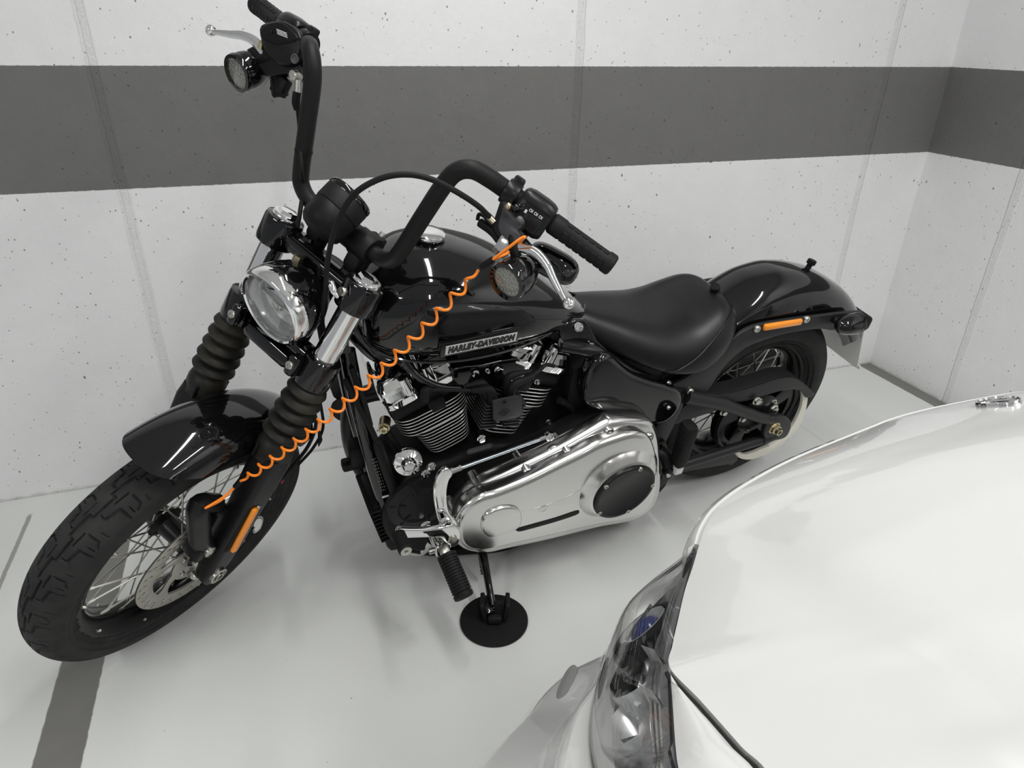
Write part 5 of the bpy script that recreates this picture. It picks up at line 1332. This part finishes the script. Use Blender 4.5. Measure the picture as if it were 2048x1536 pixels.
def patch(off_mid, n=14, inset=0., shift=(0, 0, 0), pw=1.):
    rows_ = []
    for i in range(NU):
        u, l = U_[i], L_[i]; t = L_[min(i + 1, NU - 1)] - L_[max(i - 1, 0)]; d = l - u
        nn = np.cross(t, d); nn = nn / (np.linalg.norm(nn) + 1e-9); nn = nn if nn @ np.array([.6, -.4, .5]) > 0 else -nn
        w = math.sin(PI * np.clip(i / (NU - 1), 0, 1)) ** .5
        rows_.append([u + d * (inset + (1 - 2 * inset) * k / n) + nn * off_mid * w * math.sin(PI * k / n) ** pw + np.array(shift) for k in range(n + 1)])
    return rows_
for sg in (1, -1):
    hlx = empty('headlamp', car, None)
    mm = lambda R: [[q * (sg, 1, 1) for q in r] for r in R]
    o, i_ = mm(patch(.016)), mm(patch(.0125, shift=(0, 0, -.0025)))
    g = G(); g.rings([a + b[::-1] for a, b in zip(o, i_)]); g.build('lens', 'lampglass', hlx)
    g = G(); g.rings(mm(patch(-.085, 18, pw=.6)), closed=False); g.build('lamp_housing', 'lampgrey', hlx)
    # broad pale surround just inside the lower edge, dark trim along the bonnet edge
    R = []
    for i in range(2, NU - 1):
        u, l = U_[i], L_[i]; d = l - u; R.append([(l - d * f + np.array([0, 0, -h])) * (sg, 1, 1) for f, h in ((.01, .003), (.10, .010), (.22, .020), (.34, .034), (.36, .06))])
    g = G(); g.rings(R, closed=False); g.build('lamp_surround', mat('surround_grey', (.46, .46, .45), .35, .2), hlx)
    g = G(); g.rings([[(U_[i] + (L_[i] - U_[i]) * f + np.array([0, 0, -h])) * (sg, 1, 1) for f, h in ((-.02, .006), (.12, .014), (.26, .024), (.30, .05))] for i in range(1, 34)], closed=False); g.build('lamp_rib_panel', mat('rib_panel_grey', (.30, .30, .31), .35, .2), hlx)
    g = G(); g.tube([q * (sg, 1, 1) + (0, 0, -.004) for q in U_[1:]], .0018, 8); g.build('upper_trim', 'gap', hlx)
    for f in (.10, .15, .20):
        g = G(); g.tube([(U_[i] + (L_[i] - U_[i]) * f + np.array([0, 0, -.012])) * (sg, 1, 1) for i in range(4, 30)], .0022, 6); g.build('light_guide', 'lampsilver', hlx)
    for k in range(16):
        i = 4 + k; a = U_[i] + (L_[i] - U_[i]) * .03 + (0, 0, -.020); b = U_[i] + (L_[i] - U_[i]) * .26 + (0, 0, -.030)
        g = G(); g.tube([a * (sg, 1, 1), b * (sg, 1, 1)], .0016, 5); g.build('lamp_rib', 'lampsilver', hlx)
    # bowls: one with a blue filter, two silver shells with dark cut gems
    for (px, py, z, r, m) in ((1293, 1262, .662, .036, 'blue'), (1290, 1355, .668, .044, 'lampsilver'), (1285, 1440, .680, .050, 'lampsilver')):
        c = K(px, py, z); ax_ = np.array([.45, -.62, .62]); ax_ /= np.linalg.norm(ax_)
        e1, e2, _ = frame_from(ax_); c = c * (sg, 1, 1); am = ax_ * (sg, 1, 1)
        g = G(); g.lathe([(r, .006), (r * .97, .010), (r * .93, .004), (r * .80, -.012), (r * .5, -.028), (r * .12, -.034)], c, am, 36, caps=False); g.lathe([(r, .006), (r * 1.01, -.012), (r * .8, -.035), (r * .2, -.045)], c, am, 36, caps=False)
        bw_ = g.build('reflector_bowl', 'bowl', hlx)
        if m == 'blue':
            g = G(); g.lathe([(r * .62, -.004), (r * .60, .004), (r * .45, .011), (r * .25, .014), (.0005, .015)], c, am, 32); g.build('blue_lens', 'blue', bw_)
            g = G(); g.lathe([(r * 1.35, -.012), (r * 1.35, .006), (r * 1.05, .010), (r * 1.02, -.006)], c, am, 40, caps=False); g.build('lamp_collar', 'gap', bw_)
            for k in range(6):
                g = G(); g.box(c + am * .014 + np.cross(am, (0, 0, 1.)) * (-.02 + .008 * k), (.0018, r * 1.1, .004), 0, frame_from(am)); g.build('lens_rib', 'lampsilver', bw_)
        else:
            g = G()
            for k in range(5):
                a = 2 * PI * k / 5 + .4; q = np.cross(am, np.array([0, 0, 1.])); q /= np.linalg.norm(q); w = np.cross(q, am)
                v_ = q * math.cos(a) + w * math.sin(a); s2 = np.cross(am, v_)
                P0 = [c - am * .028, c + v_ * r * .62 - am * .012 + s2 * .006, c + v_ * r * .66 - am * .004, c + v_ * r * .62 - am * .012 - s2 * .006]
                g.add(P0 + [c - am * .014], [(0, 1, 4), (1, 2, 4), (2, 3, 4), (3, 0, 4), (0, 3, 2, 1)])
            g.build('lamp_gem', 'lampgrey', bw_, sharp=10)
            # folded silver visor above the bowl
            hi = U_[np.argmin(np.linalg.norm(U_ - K(px + 50, py, z + .07), axis=1))] * (sg, 1, 1)
            q0, q1 = c + (hi - c) * .45 + np.array([0, -.035, 0]), c + (hi - c) * .45 + np.array([0, .035, 0])
            g = G(); g.add([q0, q1, hi + (0, .045, -.022), hi + (0, -.03, -.022), (q0 + q1) / 2 + (0, 0, .012), hi + (0, .006, -.010)], [(0, 4, 5, 3), (4, 1, 2, 5), (0, 3, 2, 1)]); g.build('visor', 'bowl', hlx, sharp=10)
    # black divider
    g = G(); g.tube([K(1252, 1300, .640) * (sg, 1, 1), K(1262, 1325, .652) * (sg, 1, 1), K(1245, 1380, .640) * (sg, 1, 1), K(1240, 1420, .640) * (sg, 1, 1)], [.010, .014, .016, .006], 12, n=5); g.build('divider', 'gap', hlx)
# bumper: from under the bonnet edge and the lamp down to the valance
base = np.concatenate([ES[:8 * 8 + 1:2], L_[1:NU - 4:2]]); base = resamp(base, 90)
I0 = int(np.argmin(np.linalg.norm(base - L_[0], axis=1)))
def brow0(i):
    t = base[min(i + 1, 89)] - base[max(i - 1, 0)]; nn = np.array([t[1], -t[0], 0]); nn /= np.linalg.norm(nn); nn = -nn if nn @ np.array([.3, -1, 0]) < 0 and i < 50 else nn
    if nn[0] < 0 and i > 20: nn = -nn
    return nn
sec = [(-.010, -.014), (-.001, -.008), (.008, -.004), (.016, -.010), (.021, -.030), (.024, -.07), (.032, -.12), (.052, -.165), (.078, -.215), (.088, -.28), (.084, -.36), (.05, -.44), (-.02, -.47)]
_N = np.array([brow0(i) for i in range(90)]); _N[0] = (0, -1, 0)
for _ in range(14): _N[1:-1] = (_N[:-2] + _N[1:-1] * 2 + _N[2:]) / 4
_N /= np.linalg.norm(_N, axis=1)[:, None]
def brow(i): return _N[i]
rows = []
for i in range(90):
    nn = brow(i); z0 = base[i][2]; sc = (z0 - .17) / .47
    lamp = np.clip((i - I0) / 16, 0, 1); lamp = lamp * lamp * (3 - 2 * lamp); tl = np.clip((i - I0) / (89 - I0), 0, 1)
    lip = np.interp(tl, [0, .28, .42, .62, .8, 1], [-.030, -.030, .004, .032, .026, .012]) * lamp
    rows.append([base[i] + nn * (o + (lip if k > 0 else 0) * min(1, .4 + .3 * k) + np.interp(-h, [.03, .12, .165, .3], [0, .03, .075, .085]) * lamp) + np.array([0, 0, h * (sc if h < -.1 else 1) - .004 * lamp]) for k, (o, h) in enumerate(sec)])
for q in rows[0]: q[0] = 0
g = G(); g.rings(rows, closed=False); g.rings([[q * (-1, 1, 1) for q in r] for r in rows], closed=False); g.build('bumper', 'white', car, sharp=50)
bpy.context.view_layer.update()
_bmp = bpy.data.objects['bumper']; _o = K(1135, 1366, .5); _s = K(1135, 1366, 1.2)
_hit = _bmp.ray_cast(Vector(_s), Vector(_o - _s).normalized())
SC, SN = (np.array(_hit[1]), np.array(_hit[2])) if _hit[0] else (_o, np.array([.6, -.5, .5]))
if SN[2] < 0 and SN[0] < 0: SN = -SN
for sg in (1, -1):
    c = SC * (sg, 1, 1); nn = SN * (sg, 1, 1)
    dd = (K(1150, 1342, SC[2]) - K(1120, 1390, SC[2])) * (sg, 1, 1); dd -= nn * (dd @ nn); dd /= np.linalg.norm(dd); ln = .056; ll = np.cross(nn, dd)
    g = G(); g.plate([[(ln / 2 * math.copysign(abs(math.cos(q)) ** .7, math.cos(q)), .0105 * math.sin(q)) for q in np.linspace(0, 2 * PI, 28, endpoint=False)]], c, dd, ll, .008, .002); g.build('bumper_sensor', 'sensor', car, 'grey oval sensor in the white bumper')
# fenders behind the lamps
for sg in (1, -1):
    inn_ = resamp(ES[13 * 8 + 3:] + (.007, 0, -.001), 40)
    out_ = resamp(np.array([K(1340, 1338, .772), K(1345, 1400, .780), K(1350, 1480, .792), K(1356, 1540, .801), (.945, .56, .805), (.985, .72, .81), (1.0, 1.0, .83)]), 40)
    rows = []
    for i in range(40):
        a, b = inn_[i], out_[i]; d = b - a; w = min(1, i / 6)
        row = [a + (0, 0, -.015), a + (0, 0, -.002)] + [a + d * f + np.array([0, 0, .012 * math.sin(PI * f) * w]) for f in np.linspace(0, 1, 9)]
        fside = np.clip((b[1] - .62) / .1, 0, 1)
        row += [b + np.array([.018, 0, -.05]) * fside, b + np.array([.03, 0, -.16]) * fside + (0, 0, -.001), b + np.array([.015, 0, -.42]) * fside + (0, 0, -.002)]
        rows.append([q * (sg, 1, 1) for q in row])
    g = G(); g.rings(rows, closed=False); g.build('fender', 'white', car, sharp=50)
# round badge on the bonnet's nose
bpy.context.view_layer.update()
_s, _d = K(1997, 808, 1.2), K(1997, 808, .5) - K(1997, 808, 1.2)
_hit = bpy.data.objects['bonnet'].ray_cast(Vector(_s), Vector(_d).normalized())
ec, en_ = (np.array(_hit[1]), np.array(_hit[2])) if _hit[0] else (K(1997, 808, .79), np.array([0, -.16, 1.]))
if en_[2] < 0: en_ = -en_
ec = ec + en_ * .002; BS = .70
eb = empty('bonnet_badge', car)
g = G(); g.lathe([(r_ * BS, h_) for r_, h_ in [(.0425, -.008), (.0435, .001), (.0425, .0045), (.039, .0055), (.0365, .003)]], ec, en_, 48, caps=False); g.build('badge_ring', 'chrome', eb)
g = G(); g.lathe([(.037 * BS, -.004), (.037 * BS, .003)], ec, en_, 40); g.build('badge_field', 'paint', eb)
e1, e2, e3 = frame_from(en_, (1, 0, 0))
g = G(); g.plate([[(x_ * BS, y_ * BS) for x_, y_ in [(-.034, -.006), (-.012, .006), (0, .022), (.012, .006), (.034, -.006), (.010, -.003), (0, -.016), (-.010, -.003)]]], ec + e3 * .0045, e1, e2, .004, .001); g.build('badge_ornament', 'chrome', eb)
